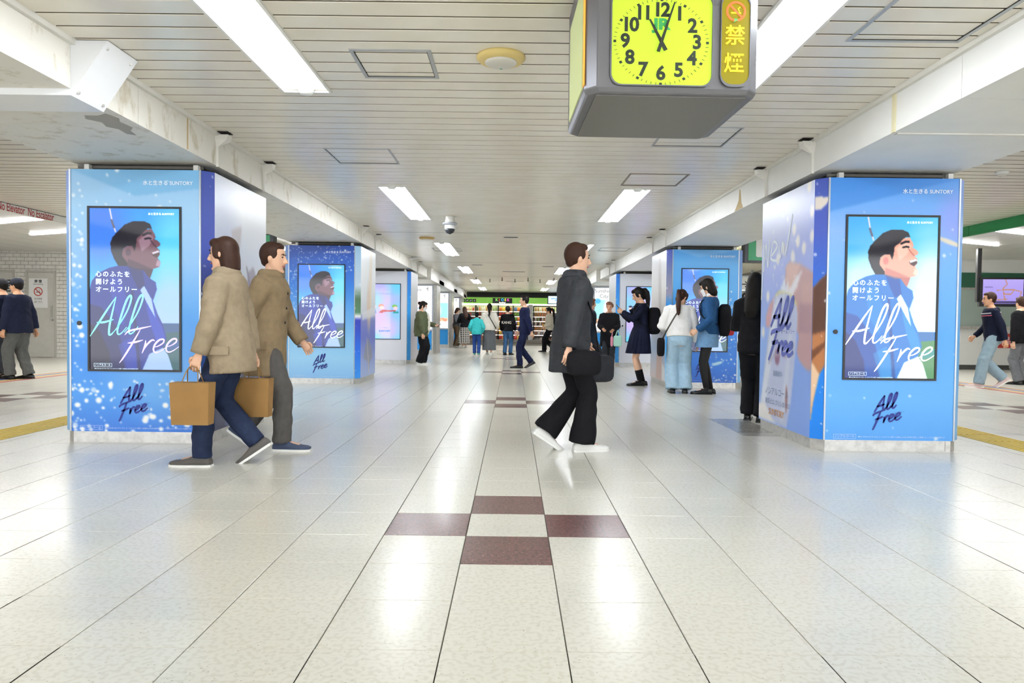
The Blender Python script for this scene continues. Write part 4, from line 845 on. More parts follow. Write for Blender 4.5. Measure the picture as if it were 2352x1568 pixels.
        if st == 'pony' and hair.get('back'): g.tube([hpt(0, -.08, .05), hpt(0, -.135, .05), sp(.585)-fw*.14-rx*.03, sp(.50)-fw*.165-rx*.035, sp(.38)-fw*.185-rx*.035, sp(.34)-fw*.185-rx*.035], [.024, .032, .040, .042, .030, .010], 12)
        elif st == 'pony': S0 = hpt(0, -.10, .055); bk = (HM @ Vector((0, -1, 0))); bk.z = 0; bk.normalize(); g.tube([S0, S0+bk*.045+Vector((0, 0, .005)), S0+bk*.085+Vector((0, 0, -.05)), S0+bk*.100+Vector((0, 0, -.15)), S0+bk*.105+Vector((0, 0, -.28)), S0+bk*.115+Vector((0, 0, -.36))], [.026, .036, .044, .044, .032, .008], 12)
        if st == 'bun': g.ell(hpt(0, -.125, .035), (.046, .042, .044), HM)
        if st == 'bob': g.tube([hpt(0, -.03, .04), hpt(0, -.045, -.05), hpt(0, -.05, -.12), hpt(0, -.045, -.16)], [(.086, .085), (.092, .075), (.088, .065), (.06, .045)], 16, ref=HM @ Vector((1, 0, 0)))
        if st == 'long': g.tube([hpt(0, -.03, .04), hpt(0, -.05, -.06), sp(.50)-fw*.105, sp(.36)-fw*.150, sp(.29)-fw*.150], [(.086, .085), (.094, .062), (.095, .045), (.085, .032), (.05, .015)], 16, ref=HM @ Vector((1, 0, 0)))
        if st == 'curly':
            rr = random.Random(4)
            for _ in range(26):
                a, b = rr.uniform(0, 2*PI), rr.uniform(-.25, 1.2); v = Vector((math.cos(a)*math.cos(b), math.sin(a)*math.cos(b), math.sin(b)))
                if v.y > .35 and v.z < .55: continue
                g.ell(hpt(v.x*.085, -.02+v.y*.095, .025+v.z*.1), (.03, .03, .03), None, 8, 6)
        ho = g.obj('hair', hair['m'], o, True); JOBS.append((ho, .009, 3, None))
        if st == 'cap':
            g = G(); g.ell(hpt(0, -.015, .055), (.094, .106, .085), HM, 18, 10); g.ell(hpt(0, .105, .055), (.07, .075, .010), HM, 14, 6); co = g.obj('cap', hair['cap'], o, True); JOBS.append((co, .009, 2, None))
    # clothing
    if bottom:
        b = bottom; k = b['kind']
        if k in ('pants', 'shorts'):
            g = G(); infl = b.get('infl', .014); g.rings([tor(t, infl) for t in (-.13, -.06, .02, .10, .16)])
            r0, r1, r2 = b.get('r', (.098, .075, .062)); ends = b.get('end', 1.0)
            for hj, kn, ank, M, ball in legs:
                e = kn.lerp(ank, ends) if k == 'pants' else hj.lerp(kn, ends)
                if k == 'pants': e = e+Vector((0, -.005, -.015)); g.tube([hj+Vector((0, 0, .04)), hj.lerp(kn, .5), kn, kn.lerp(e, .5), e], [r0*f1, (r0+r1)*.5*f1, r1*f1, (r1+r2)*.5, r2], 16, ref=(1, 0, 0))
                else: g.tube([hj+Vector((0, 0, .04)), e], [r0, r1], 16, ref=(1, 0, 0))
            po = g.obj('trousers' if k == 'pants' else 'shorts', b['m'], o, True); JOBS.append((po, .012, 3, None))
        else:
            g = G(); zt = .15; n = 72; hem = b['hem']; hr = b['hr']; kc = (legs[0][1]+legs[1][1])/2; rows = []
            c0 = sp(zt); w_, b_, _ = ringat(zt)
            for i in range(9):
                u = i/8; z = c0.z+(hem-c0.z)*u; cy = c0.y+(kc.y*.5-c0.y)*u; rr = []
                for j in range(n):
                    a = 2*PI*j/n; pl = 1+b.get('pleat', .05)*min(1, u*1.6)*(((j % 4)/3.)-.5)
                    hip_ = .03*math.sin(min(1, u*2.2)*PI/2)
                    ax_, ay_ = (w_*fat+.015+hip_)*(1-u)+hr[0]*u, (b_*fat+.015+hip_)*(1-u)+hr[1]*u
                    rr.append((ax_*math.cos(a)*pl, cy+ay_*math.sin(a)*pl, z))
                rows.append(rr)
            g.rings(rows); fixnormals(g.obj('skirt', b['m'], o, False))
    if top:
        t = top; infl = t.get('infl', .018); hem = t.get('hem', -.06); g = G(); ts = [x for x in (hem, -.02, .06, .14, .22, .30, .37, .43, .49, .53) if x >= hem]; rows = []
        for x in ts:
            a = ringat(max(x, -.03))
            if x < .32: a = (max(a[0], t.get('w', .14)), max(a[1], t.get('dpt', .10)), a[2])
            ex = t.get('flare', 0)*max(0, (.2-x))
            rows.append(tor(x, infl+ex, a=a))
        if hem < -.12:
            rows = [tor(x, infl+t.get('flare', 0)*max(0, (.2-x)), a=(max(ringat(max(x, 0))[0], t.get('w', .14)), max(ringat(max(x, 0))[1], .1), -.01)) for x in [hem, hem*.66, hem*.33]]+[r_ for x, r_ in zip(ts, rows) if x > hem]
        g.rings(rows); s0, s1, s2 = t.get('sleeve', (.072, .060, .046)); sl = t.get('len', .98)
        for k, (sh, el, wr) in enumerate(arms):
            sx = -1 if k == 0 else 1
            if sl > .5: g.tube([sh-rx*(sx*.05)+d*.015, sh, sh.lerp(el, .5), el, el.lerp(wr, .5), el.lerp(wr, (sl-.5)*2)], [s0*.9, s0*f1, (s0+s1)*.5*f1, s1*f1, (s1+s2)*.5, s2], 14, ref=(0, 1, 0))
            else: g.tube([sh-rx*(sx*.05)+d*.015, sh, sh.lerp(el, sl*2)], [s0*.9, s0, s1], 14, ref=(0, 1, 0))
        to = g.obj(t.get('name', 'jacket'), t['m'], o, True); JOBS.append((to, .012, 3, None))
    if collar:
        g = G(); g.tube([sp(.515)+fw*.0, sp(.55), sp(.585)+fw*.004], [(.088, .072), (.072, .066), (.068, .064)], 16, ref=(1, 0, 0)); co = g.obj('collar', collar, o, True)
    for k, (hj, kn, ank, M, ball) in enumerate(legs):
        if socks:
            g = G(); zt = socks[1]; g.tube([kn.lerp(ank, zt), kn.lerp(ank, (1+zt)/2), ank+Vector((0, 0, -.01)), ball+M @ Vector((0, -.04, .05))], [.050*f1, .044*f1, .042, .042], 14, ref=(1, 0, 0)); g.obj('sock' if zt > .3 else 'stocking', socks[0], o, True)
        g = G(); rows = []
        for y, hw, h, z0 in ((-.178, .026, .045, .004), (-.165, .036, .075, 0), (-.12, .041, .088, 0), (-.06, .041, .086, 0), (-.01, .046, .066, 0), (.05, .050, .050, 0), (.10, .044, .042, .002), (.125, .028, .030, .006)):
            rr = []
            for j in range(12):
                a = 2*PI*j/12; c_, s_ = math.cos(a), math.sin(a); e = .6
                rr.append(ball+M @ Vector((hw*math.copysign(abs(c_)**e, c_), y, z0+h/2+h/2*math.copysign(abs(s_)**e, s_))))
            rows.append(rr)
        g.rings(rows); so = g.obj('shoe', shoes, o, True); fixnormals(so)
        g = G(); out = [(-.182, .030), (-.165, .041), (-.12, .046), (-.06, .045), (-.01, .050), (.05, .054), (.10, .048), (.13, .028)]; loop = [(w__, y__) for y__, w__ in out]+[(-w__, y__) for y__, w__ in reversed(out)]
        g.rings([[ball+M @ Vector((x__, y__, z__)) for x__, y__ in loop] for z__ in (-.001, .017)]); fixnormals(g.obj('sole', MATS['white_shoe'] if shoes is not SHOE_B else SHOE_B, so))
    o['_'] = 0; del o['_']
    return dict(o=o, s=s, sp=sp, arms=arms, hc=hc, hpt=hpt, legs=legs, rx=rx, fw=fw, d=d, HM=HM)
def held(name, label, cat, P, group=None):
    """a separate thing worn or carried: shares the frame of its carrier, stays top-level"""
    o = P['o']; return thing(name, label, cat, tuple(o.location), o.rotation_euler.z, group, P['s'])
def backpack(P, label, m, sz=(.15, .085, .22), drop=.26, strap=True):
    r = held('backpack', label, 'backpack', P); c = P['sp'](drop)-P['fw']*(.115+.016+sz[1]*.85); M = Matrix((P['rx'], P['fw'], P['d'])).transposed()
    g = G(); g.ell(c, sz, M, 20, 14, .55); g.obj('pack_body', m, r, True)
    g = G(); g.ell(c-P['fw']*(sz[1]*.75)-P['d']*.05, (sz[0]*.75, sz[1]*.5, sz[2]*.5), M, 16, 10, .55); g.obj('front_pocket', m, r, True)
    if strap:
        for sx in (-1, 1):
            pts = [P['sp'](.42)-P['fw']*.12+P['rx']*sx*.09, P['sp'](.515)-P['fw']*.03+P['rx']*sx*.10, P['sp'](.46)+P['fw']*.125+P['rx']*sx*.105, P['sp'](.30)+P['fw']*.135+P['rx']*sx*.12, P['sp'](.17)+P['fw']*.03+P['rx']*sx*.175, P['sp'](.12)-P['fw']*.12+P['rx']*sx*.12]
            g = G(); g.tube(crom(pts, 5), (.006, .020), 8, ref=(0, 1, 0)); g.obj('shoulder_strap', m, r, True)
    return r
def phone(P, label, side=1):
    r = held('smartphone', label, 'phone', P, 'phones'); sh, el, wr = P['arms'][side]; ax = (wr-el).normalized(); c = wr+ax*.10+Vector((0, 0, .02))
    u = Vector((1, 0, 0)); n_ = (P['hc']-c).normalized(); v = n_.cross(u).normalized(); M = Matrix((u, v, n_)).transposed()
    g = G(); g.ell(c, (.037, .076, .006), M, 16, 8, .35); g.obj('phone_case', M_BLACK, r, True)
    g = G(); q = [c+M @ Vector((a*.031, b*.066, .0064)) for a, b in ((-1, -1), (1, -1), (1, 1), (-1, 1))]; g.add(q, [(0, 1, 2, 3)]); g.obj('phone_screen', mat('phone_glow', '#b8c8dc', .2, emit=.6), r)
def handbag(P, name, label, m, c, sz, strap=None, e=.45, mstrap=None):
    r = held(name, label, 'bag', P); g = G(); g.ell(c, sz, None, 18, 12, e); g.obj('bag_body', m, r, True)
    if strap: g = G(); g.tube(crom([tuple(p) for p in strap], 6), (.004, .012), 8, ref=(0, 1, 0)); g.obj('strap', mstrap or m, r, True)
    return r
def coat_details(P, m, fat=1., infl=.045, m2=None):
    o = P['o']; m2 = m2 or m
    g = G(); n = 20; c = P['sp'](.535); R1_ = []
    for k, (ra, rb, dz) in enumerate(((.085, .075, .05), (.105, .092, .035), (.125, .105, -.005), (.115, .098, -.02))):
        R1_.append([c+P['d']*dz+P['rx']*(ra*math.cos(2*PI*j/n))+P['fw']*(rb*math.sin(2*PI*j/n)-.004) for j in range(n)])
    g.rings(R1_, caps=False); g.obj('collar', m2, o, True)
    for sx in (-1, 1):
        a = ringat(0.); g = G(); x = sx*(max(a[0], .14)*fat+infl+.006); b_ = P['sp'](-.03)
        g.add([b_+Vector((x+sx*dx, dy, dz)) for dx in (-.012, .004) for dy, dz in ((-.075, .03), (.075, .03), (.075, -.03), (-.075, -.03))], [(3, 2, 1, 0), (4, 5, 6, 7), (0, 1, 5, 4), (1, 2, 6, 5), (2, 3, 7, 6), (3, 0, 4, 7)]); g.obj('pocket_flap', m2, o)
        sh, el, wr = P['arms'][0 if sx < 0 else 1]; u = (wr-el).normalized(); g = G(); g.tube([wr-u*.065, wr-u*.005], [.060, .062], 14, ref=(0, 1, 0)); g.obj('cuff', m2, o, True)
    for k in range(4):
        t_ = .40-.12*k; a = ringat(t_); g = G(); p_ = P['sp'](t_)+P['fw']*(max(a[1], .10 if t_ < .32 else 0)*fat+infl+a[2]+.002)+P['rx']*.02; g.ell(p_, (.011, .006, .011), None, 10, 6); g.obj('button', MATS['black_plastic'], o, True)
BLK = fab('black_cloth', '#17171b'); NAVY = fab('navy_cloth', '#161b30'); CHAR = fab('charcoal_cloth', '#34363b'); GREY = fab('grey_cloth', '#6d6f73')
PL = -PI/2     # facing right of the picture
OL = fab('olive_nylon', '#5a6046'); CRM = fab('cream_knit', '#e4dfd2', .08); JEAN = fab('light_denim', '#a9c8de', .1); DEN = fab('dark_denim', '#27507e')
# --- woman in olive jacket against the third left pillar
P = person('woman in an olive jacket and black trousers reading her phone by the white pillar', -2.20, 16.95, PL, 1.53, .0, (.35, 0), ((-.1, .03, 0, .1), (.1, -.04, 0, -.1)), ((-.12, .36, 1.06), (.24, .06, .80)), fat=1.28,
   top=dict(m=OL, hem=-.14, infl=.035, w=.17, dpt=.13, sleeve=(.085, .078, .058)), bottom=dict(kind='pants', m=BLK, r=(.11, .10, .105), infl=.02), hair=dict(style='bun', m=HAIRB), shoes=SHOE_W, mask=True)
g = G(); g.ell(P['sp'](.2)+Vector((0, .155, 0)), (.11, .075, .30), None, 14, 10); g.obj('white_shirt', CRM, P['o'], True)
phone(P, 'phone in the left hand of the woman in the olive jacket', 0)
# --- schoolgirl
P = person('schoolgirl in navy sailor uniform with pleated skirt and ponytail facing left', 2.17, 11.94, PI/2, 1.66, .02, (.42, 0), ((-.07, .02, 0, .08), (.08, -.06, 0, -.08)), ((-.10, .34, 1.27), (.10, .33, 1.27)), vox=.008,
   top=dict(m=NAVY, hem=.03, infl=.028, name='sailor_blouse', sleeve=(.072, .066, .050)), bottom=dict(kind='skirt', m=fab('navy_skirt', '#1b2036'), hem=.56, hr=(.235, .215), pleat=.07), hair=dict(style='pony', m=HAIRB), socks=(BLK, .52))
g = G(); g.tube([P['sp'](.44)+P['fw']*.12, P['sp'](.40)+P['fw']*.17, P['sp'](.33)+P['fw']*.16], [.012, .04, .012], 8); g.obj('scarf_bow', NAVY, P['o'], True)
g = G(); g.tube(crom([P['sp'](.46)+P['rx']*-.12-P['fw']*.02, P['sp'](.52)-P['rx']*.10-P['fw']*.05, P['sp'](.47)-P['fw']*.13, P['sp'](.52)+P['rx']*.10-P['fw']*.05, P['sp'](.46)+P['rx']*.12-P['fw']*.02], 6), .007, 6); g.obj('collar_stripe', CRM, P['o'], True)
phone(P, 'phone held up in both hands by the schoolgirl', 1)
backpack(P, 'black school backpack on the back of the schoolgirl', BLK, (.15, .11, .235), .22)
r = held('key_charm', 'small tan charm hanging from the school backpack', 'charm', P); g = G(); g.ell(P['sp'](.10)-P['fw']*.34+P['rx']*-.12, (.03, .03, .045), None, 12, 8); g.obj('charm_body', mat('tan_charm', '#d6a86a', .6), r, True)
# --- woman in white sweatshirt
P = person('woman from behind in white sweatshirt and pale wide jeans with ponytail', 2.52, 10.66, -.15, 1.60, .16, (.45, .7), ((-.11, -.02, 0, .1), (.11, .0, 0, -.1)), ((-.18, .22, 1.02), (.28, .0, .80)), py=-.05, hip=.885,
   top=dict(m=fab('white_fleece', '#eeecE8'.lower(), .05), hem=.02, infl=.045, w=.17, name='sweatshirt', sleeve=(.095, .085, .055)), bottom=dict(kind='pants', m=JEAN, r=(.115, .105, .115), infl=.024), hair=dict(style='pony', m=HAIRBR, back=True), mask=True)
handbag(P, 'shoulder_bag', 'black shoulder bag on a chain strap at the hip of the woman in white', BLK, (-.29, .02, .74), (.06, .12, .15), [P['sp'](.53)+Vector((.06, .0, .0)), P['sp'](.40)+Vector((-.06, -.165, 0)), P['sp'](.15)+Vector((-.2, -.14, 0)), Vector((-.27, .0, .86))], mstrap=mat('chain_strap', '#57534e', .4, .6))
# --- woman in denim jacket
P = person('woman in denim jacket, short denim skirt and black tights wearing a white mask', 2.95, 10.58, PI/2-.25, 1.72, .0, (.40, .2), ((-.07, .03, 0, .1), (.08, -.03, 0, -.05)), ((-.2, .18, .95), (.25, .05, .82)), vox=.008, hip=.91,
   top=dict(m=DEN, hem=-.02, infl=.035, w=.16, name='denim_jacket', sleeve=(.082, .076, .055)), bottom=dict(kind='skirt', m=fab('blue_denim', '#6f97be'), hem=.70, hr=(.20, .17), pleat=.0), hair=dict(style='bob', m=HAIRB), socks=(mat('black_tights', '#121114', .7), .0), mask=True, collar=MASK)
g = G()
for hj, kn, ank, M, ball in P['legs']: pass
for k in (0, 1):
    hj, kn, ank, M, ball = P['legs'][k]; g = G(); g.tube([hj, hj.lerp(kn, .5), kn, kn.lerp(ank, .35), ank], [.088, .076, .058, .058, .041], 14, ref=(1, 0, 0)); g.obj('tights_leg', MATS['black_tights'], P['o'], True)
backpack(P, 'black backpack worn by the woman in the denim jacket', BLK, (.15, .095, .24), .19)
r = held('red_pouch', 'red pouch on the side of the black backpack', 'pouch', P); g = G(); g.ell(P['sp'](.03)-P['fw']*.30+P['rx']*-.06, (.05, .05, .065), None, 12, 8, .7); g.obj('pouch_body', mat('red_cloth', '#a8202c', .7), r, True)
# --- woman in black suit
P = person('woman in black trouser suit with long straight hair leaning behind the nearest right pillar', 2.60, 7.60, -.55, 1.60, .0, (.2, .2), ((-.09, .1, 0, .15), (.09, .0, 0, 0)), ((-.10, .24, 1.08), (.14, .24, 1.08)),
   top=dict(m=fab('black_suit', '#1a1a1e'), hem=-.10, infl=.02, sleeve=(.07, .062, .05)), bottom=dict(kind='pants', m=MATS['black_suit'], r=(.098, .08, .085)), hair=dict(style='long', m=HAIRB))
# --- older woman with bags
P = person('older woman with curly auburn hair in a long black coat holding a mint bag', 2.30, 16.85, PI-.2, 1.55, .03, (.12, 0), ((-.09, .0, 0, .15), (.09, .03, 0, -.1)), ((-.13, .24, .98), (.15, .25, 1.0)), skin=SKIN2, fat=1.1,
   top=dict(m=BLK, hem=-.36, infl=.04, flare=.05, name='long_coat', sleeve=(.085, .075, .06)), bottom=dict(kind='pants', m=CHAR, r=(.10, .08, .075)), hair=dict(style='curly', m=HAIRC), shoes=mat('red_shoe', '#a83a34', .5))
handbag(P, 'mint_bag', 'mint green tote bag held by the older woman in the black coat', mat('mint_cloth', '#a5d3c2', .7), (-.24, .27, .70), (.11, .05, .14), [(-.30, .27, .82), (-.24, .25, .97), (-.18, .27, .82)], .35)
handbag(P, 'pink_pouch', 'narrow pink pouch beside the mint tote bag', mat('pink_cloth', '#d98aa0', .7), (-.09, .29, .69), (.035, .035, .13), [(-.09, .29, .82), (-.11, .26, .97), (-.09, .28, .82)], .5)
# --- dark walker in the middle foreground
DKG = fab('dark_grey_wool', '#3c3e42')
P = person('walker in a dark grey coat and flared black trousers crossing the middle of the floor', .48, 5.75, PL+.25, 1.68, .04, (.05, 0), ((-.07, -.26, .04, .0, -.6), (.07, .08, 0, 0)), ((-.25, .18, .90), (.27, -.12, .82)), hip=.905, vox=.009,
   top=dict(m=DKG, hem=-.26, infl=.04, flare=.02, name='long_coat', sleeve=(.085, .075, .06)), bottom=dict(kind='pants', m=BLK, r=(.10, .078, .112)), hair=dict(style='short', m=HAIRBR), shoes=SHOE_W)
coat_details(P, DKG, 1., .04)
handbag(P, 'shoulder_bag', 'black shoulder bag carried at the side of the walker in the dark grey coat', BLK, (.30, .0, .74), (.06, .14, .10), [P['sp'](.53)+Vector((.07, 0, 0)), (.23, .1, 1.1), (.30, .12, .82)], .5)
handbag(P, 'camera_bag', 'dark boxy bag in the far hand of the walker in the dark grey coat', CHAR, (-.27, .33, .66), (.07, .15, .12), [(-.27, .25, .76), (-.26, .27, .88), (-.27, .40, .76)], .45)
# --- tan coat pair passing the nearest left pillar
TAN = fab('tan_coat', '#8d7a5e'); TAN2 = fab('taupe_coat', '#9a8a72')
P = person('walker in a long tan coat and blue shoes striding right past the nearest left pillar', -1.98, 5.66, PL, 1.66, .06, (.05, 0), ((-.07, -.30, .04, .0, -.6), (.08, .16, 0, 0)), ((-.25, .22, .88), (.27, -.18, .84)), hip=.892, vox=.009,
   top=dict(m=TAN, hem=-.28, infl=.045, flare=.03, name='long_coat', sleeve=(.09, .08, .062)), bottom=dict(kind='pants', m=fab('grey_trousers', '#5d5a57'), r=(.10, .08, .075)), hair=dict(style='short', m=HAIRBR), shoes=mat('blue_canvas_shoe', '#3f4b66', .7))
coat_details(P, TAN)
P = person('walker in a taupe coat carrying paper bags to the left of the tan coat', -2.02, 5.02, PI/2, 1.62, .05, (.05, 0), ((-.08, .18, 0, .0), (.08, -.24, .04, 0, -.6)), ((-.25, .12, .84), (.26, -.08, .82)), hip=.895, vox=.009,
   top=dict(m=TAN2, hem=-.2, infl=.045, flare=.02, name='coat', sleeve=(.09, .08, .062)), bottom=dict(kind='pants', m=fab('dark_blue_trousers', '#2a3550'), r=(.10, .08, .07)), hair=dict(style='bob', m=HAIRBR), shoes=mat('grey_shoe', '#5b5753', .6))
coat_details(P, TAN2)
def paper_bag(P, c, label):
    r = held('paper_bag', label, 'paper bag', P, 'brown paper bags'); x, y, z = c
    g = G(); g.rings([[(x-.05, y-.13, z), (x+.05, y-.13, z), (x+.05, y+.13, z), (x-.05, y+.13, z)], [(x-.06, y-.14, z+.30), (x+.06, y-.14, z+.30), (x+.06, y+.14, z+.30), (x-.06, y+.14, z+.30)]]); g.obj('bag_body', mat('kraft_paper', '#9a7440', .8, noise=.1), r)
    for sx in (-1, 1): g = G(); g.tube(crom([(x+sx*.05, y-.06, z+.29), (x, y-.03, z+.40), (x, y+.03, z+.40), (x+sx*.05, y+.06, z+.29)], 4), .004, 6); g.obj('bag_handle', MATS['kraft_paper'], r, True)
paper_bag(P, (-.26, .16, .34), 'brown paper bag in the left hand of the walker in the taupe coat'); paper_bag(P, (.27, -.08, .33), 'brown paper bag in the right hand of the walker in the taupe coat')
# --- people in the middle distance
P = person('walker in a navy suit striding across in front of the kiosk', .28, 16.2, PI/2, 1.66, .03, (.0, 0), ((-.08, .12, 0, 0), (.08, -.20, .03, 0, -.5)), ((-.25, -.15, .84), (.25, .15, .86)), hip=.90, vox=.012,
   top=dict(m=fab('navy_suit', '#1f2647'), hem=-.1, infl=.025), bottom=dict(kind='pants', m=MATS['navy_suit'], r=(.1, .08, .07)), hair=dict(style='short', m=HAIRB))
P = person('child in a turquoise hooded jacket and blue trousers walking away', -1.16, 22.5, 0, 1.36, .03, (0, 0), ((-.09, .06, 0, .05), (.09, -.04, 0, -.05)), ((-.22, .14, .95), (.24, .1, .9)), vox=.013,
   top=dict(m=fab('turquoise_fleece', '#3fbfc0', .06), hem=-.08, infl=.045, w=.16, sleeve=(.09, .08, .06)), bottom=dict(kind='pants', m=fab('blue_trousers', '#2f4f96'), r=(.1, .078, .07)), hair=dict(style='short', m=HAIRB), shoes=mat('green_shoe', '#3f9a86', .6))
g = G(); g.ell(P['sp'](.52)-P['fw']*.08, (.12, .06, .07), None, 12, 8); g.obj('hood', MATS['turquoise_fleece'], P['o'], True)
P = person('woman with dark ponytail in a cream sweater and long grey skirt walking away', -.76, 22.6, 0, 1.64, .02, (0, 0), ((-.07, .05, 0, .05), (.07, -.05, 0, -.05)), ((-.26, .08, .86), (.27, .05, .86)), vox=.013,
   top=dict(m=CRM, hem=-.08, infl=.045, w=.17, name='sweater', sleeve=(.092, .08, .055)), bottom=dict(kind='skirt', m=fab('grey_tweed', '#63666a'), hem=.16, hr=(.23, .20), pleat=.02), hair=dict(style='pony', m=HAIRB), shoes=SHOE_W)
r = held('crossbody_strap', 'dark crossbody bag strap over the cream sweater', 'bag strap', P); g = G(); g.tube(crom([P['sp'](.53)-Vector((.09, 0, 0)), P['sp'](.40)+Vector((-.02, -.17, 0)), P['sp'](.15)+Vector((.13, -.16, 0)), P['sp'](-.02)+Vector((.22, -.05, 0))], 6), (.004, .014), 8, ref=(0, 1, 0)); g.obj('strap', CHAR, r, True)
P = person('man in a black sweater with white lettering and blue jeans glancing left', -.18, 22.7, -.35, 1.57, .02, (0, -.8), ((-.09, -.05, 0, .1), (.09, .1, 0, -.1)), ((-.25, .1, .85), (.24, .12, .86)), vox=.013,
   top=dict(m=BLK, hem=-.06, infl=.035, name='sweater', sleeve=(.085, .075, .055)), bottom=dict(kind='pants', m=fab('blue_jeans', '#3b5f88'), r=(.1, .078, .07)), hair=dict(style='short', m=HAIRB))
text('KANG', .13, P['o'], (.02, -.155, 1.13), CRM, offset=.0015)
P = person('person in grey top and brown wide trousers reading a phone at the fifth left pillar', -2.36, 29.3, -1.9, 1.64, .02, (.4, 0), ((-.08, .02, 0, 0), (.08, -.02, 0, 0)), ((-.1, .3, 1.12), (.1, .3, 1.12)), vox=.014,
   top=dict(m=GREY, hem=-.02, infl=.03, name='knit_top'), bottom=dict(kind='pants', m=fab('brown_cloth', '#75614c'), r=(.105, .095, .09)), hair=dict(style='bob', m=HAIRBR), shoes=SHOE_W)
phone(P, 'phone of the person in brown wide trousers', 1)
# checked skirt
mck = mat('checked_wool', '#2b2b2e', .85); nt = mck.node_tree; ck = nt.nodes.new('ShaderNodeTexBrick'); ck.offset = 0; ck.inputs['Color1'].default_value = (*lin('#2e2e32'), 1); ck.inputs['Color2'].default_value = (*lin('#38383c'), 1); ck.inputs['Mortar'].default_value = (*lin('#cfcac0'), 1)
ck.inputs['Scale'].default_value = 1; ck.inputs['Mortar Size'].default_value = .012; ck.inputs['Brick Width'].default_value = .075; ck.inputs['Row Height'].default_value = .075
tcn = nt.nodes.new('ShaderNodeTexCoord'); sx_ = nt.nodes.new('ShaderNodeSeparateXYZ'); cb = nt.nodes.new('ShaderNodeCombineXYZ'); nt.links.new(tcn.outputs['Object'], sx_.inputs[0]); nt.links.new(sx_.outputs[0], cb.inputs[0]); nt.links.new(sx_.outputs[2], cb.inputs[1]); nt.links.new(cb.outputs[0], ck.inputs[0]); nt.links.new(ck.outputs[0], nt.nodes['Principled BSDF'].inputs['Base Color'])
P = person('woman with long brown hair in a dark jacket and checked long skirt', -1.95, 28.4, .5, 1.66, .02, (.15, .3), ((-.07, .0, 0, 0), (.07, .03, 0, 0)), ((-.12, .28, 1.15), (.26, .05, .9)), vox=.014,
   top=dict(m=BLK, hem=-.04, infl=.04, sleeve=(.085, .075, .055)), bottom=dict(kind='skirt', m=mck, hem=.2, hr=(.26, .23), pleat=.02), hair=dict(style='long', m=HAIRBR), shoes=SHOE_W)
handbag(P, 'tote_bag', 'beige tote bag on the shoulder of the woman in the checked skirt', mat('beige_canvas', '#d3c4ab', .8), (.27, -.05, .98), (.05, .16, .19), [(.2, -.1, 1.15), (.17, -.02, 1.42), (.25, .06, 1.15)], .4)
P = person('walker in an off-white sweater and black trousers in front of the drinks shelves', 1.33, 25.5, PI/2, 1.64, .06, (.05, 0), ((-.08, .2, 0, 0), (.08, -.2, .03, 0, -.5)), ((-.24, .2, .95), (.24, .12, .9)), hip=.87, vox=.014,
   top=dict(m=fab('offwhite_knit', '#cfc8b6', .06), hem=-.06, infl=.05, w=.17, name='sweater', sleeve=(.095, .085, .06)), bottom=dict(kind='pants', m=BLK, r=(.105, .09, .09)), hair=dict(style='pony', m=HAIRB))
handbag(P, 'yellow_bag', 'mustard yellow bag carried by the walker in the off-white sweater', mat('mustard_cloth', '#cfae5c', .7), (.30, .1, .93), (.05, .17, .11), [(.25, .0, 1.0), P['sp'](.53)+Vector((.12, 0, 0)), (.27, .2, 1.0)], .4)
person('man in a black jacket facing the camera behind the off-white sweater', 1.72, 26.4, PI, 1.66, .0, (0, .2), hands=((-.2, .2, .95), (.22, .15, .9)), vox=.014, skin=SKIN2,
   top=dict(m=CHAR, hem=-.08, infl=.035), bottom=dict(kind='pants', m=BLK), hair=dict(style='short', m=HAIRB))
person('person in a pale grey sweatshirt and dark trousers beyond the dark grey walker', 1.62, 20.3, .4, 1.68, .02, (0, 0), ((-.09, .05, 0, 0), (.09, -.05, 0, 0)), vox=.013,
   top=dict(m=fab('pale_grey_fleece', '#a9aaa8', .06), hem=-.04, infl=.04, w=.165, name='sweatshirt', sleeve=(.09, .08, .055)), bottom=dict(kind='pants', m=CHAR, r=(.105, .085, .08)), hair=dict(style='bob', m=HAIRBR), shoes=SHOE_W)
P = person('walker in a dark blue coat with a red scarf patch left of the older woman', 1.58, 14.7, PL+.2, 1.60, .05, (.05, 0), ((-.08, -.22, .03, 0, -.5), (.08, .2, 0, 0)), ((-.25, .15, .88), (.26, -.1, .84)), hip=.865, vox=.012,
   top=dict(m=fab('slate_blue_coat', '#28323e'), hem=-.22, infl=.04, flare=.05, name='coat'), bottom=dict(kind='pants', m=CHAR, r=(.1, .08, .075)), hair=dict(style='bob', m=HAIRC), shoes=SHOE_W)
g = G(); g.tube([P['sp'](.45)+P['fw']*.10, P['sp'](.53), P['sp'](.45)-P['fw']*.09], [(.09, .05), (.10, .085), (.09, .05)], 14, ref=(1, 0, 0)); g.obj('scarf', mat('dull_red_cloth', '#7a2f2f', .8), P['o'], True)
person('person in dark grey standing in the right aisle between the two right pillars', 4.42, 13.4, PI, 1.66, .0, (0, 0), top=dict(m=CHAR, hem=-.1, infl=.03), bottom=dict(kind='pants', m=BLK), hair=dict(style='short', m=HAIRB), vox=.013, shoes=SHOE_W)
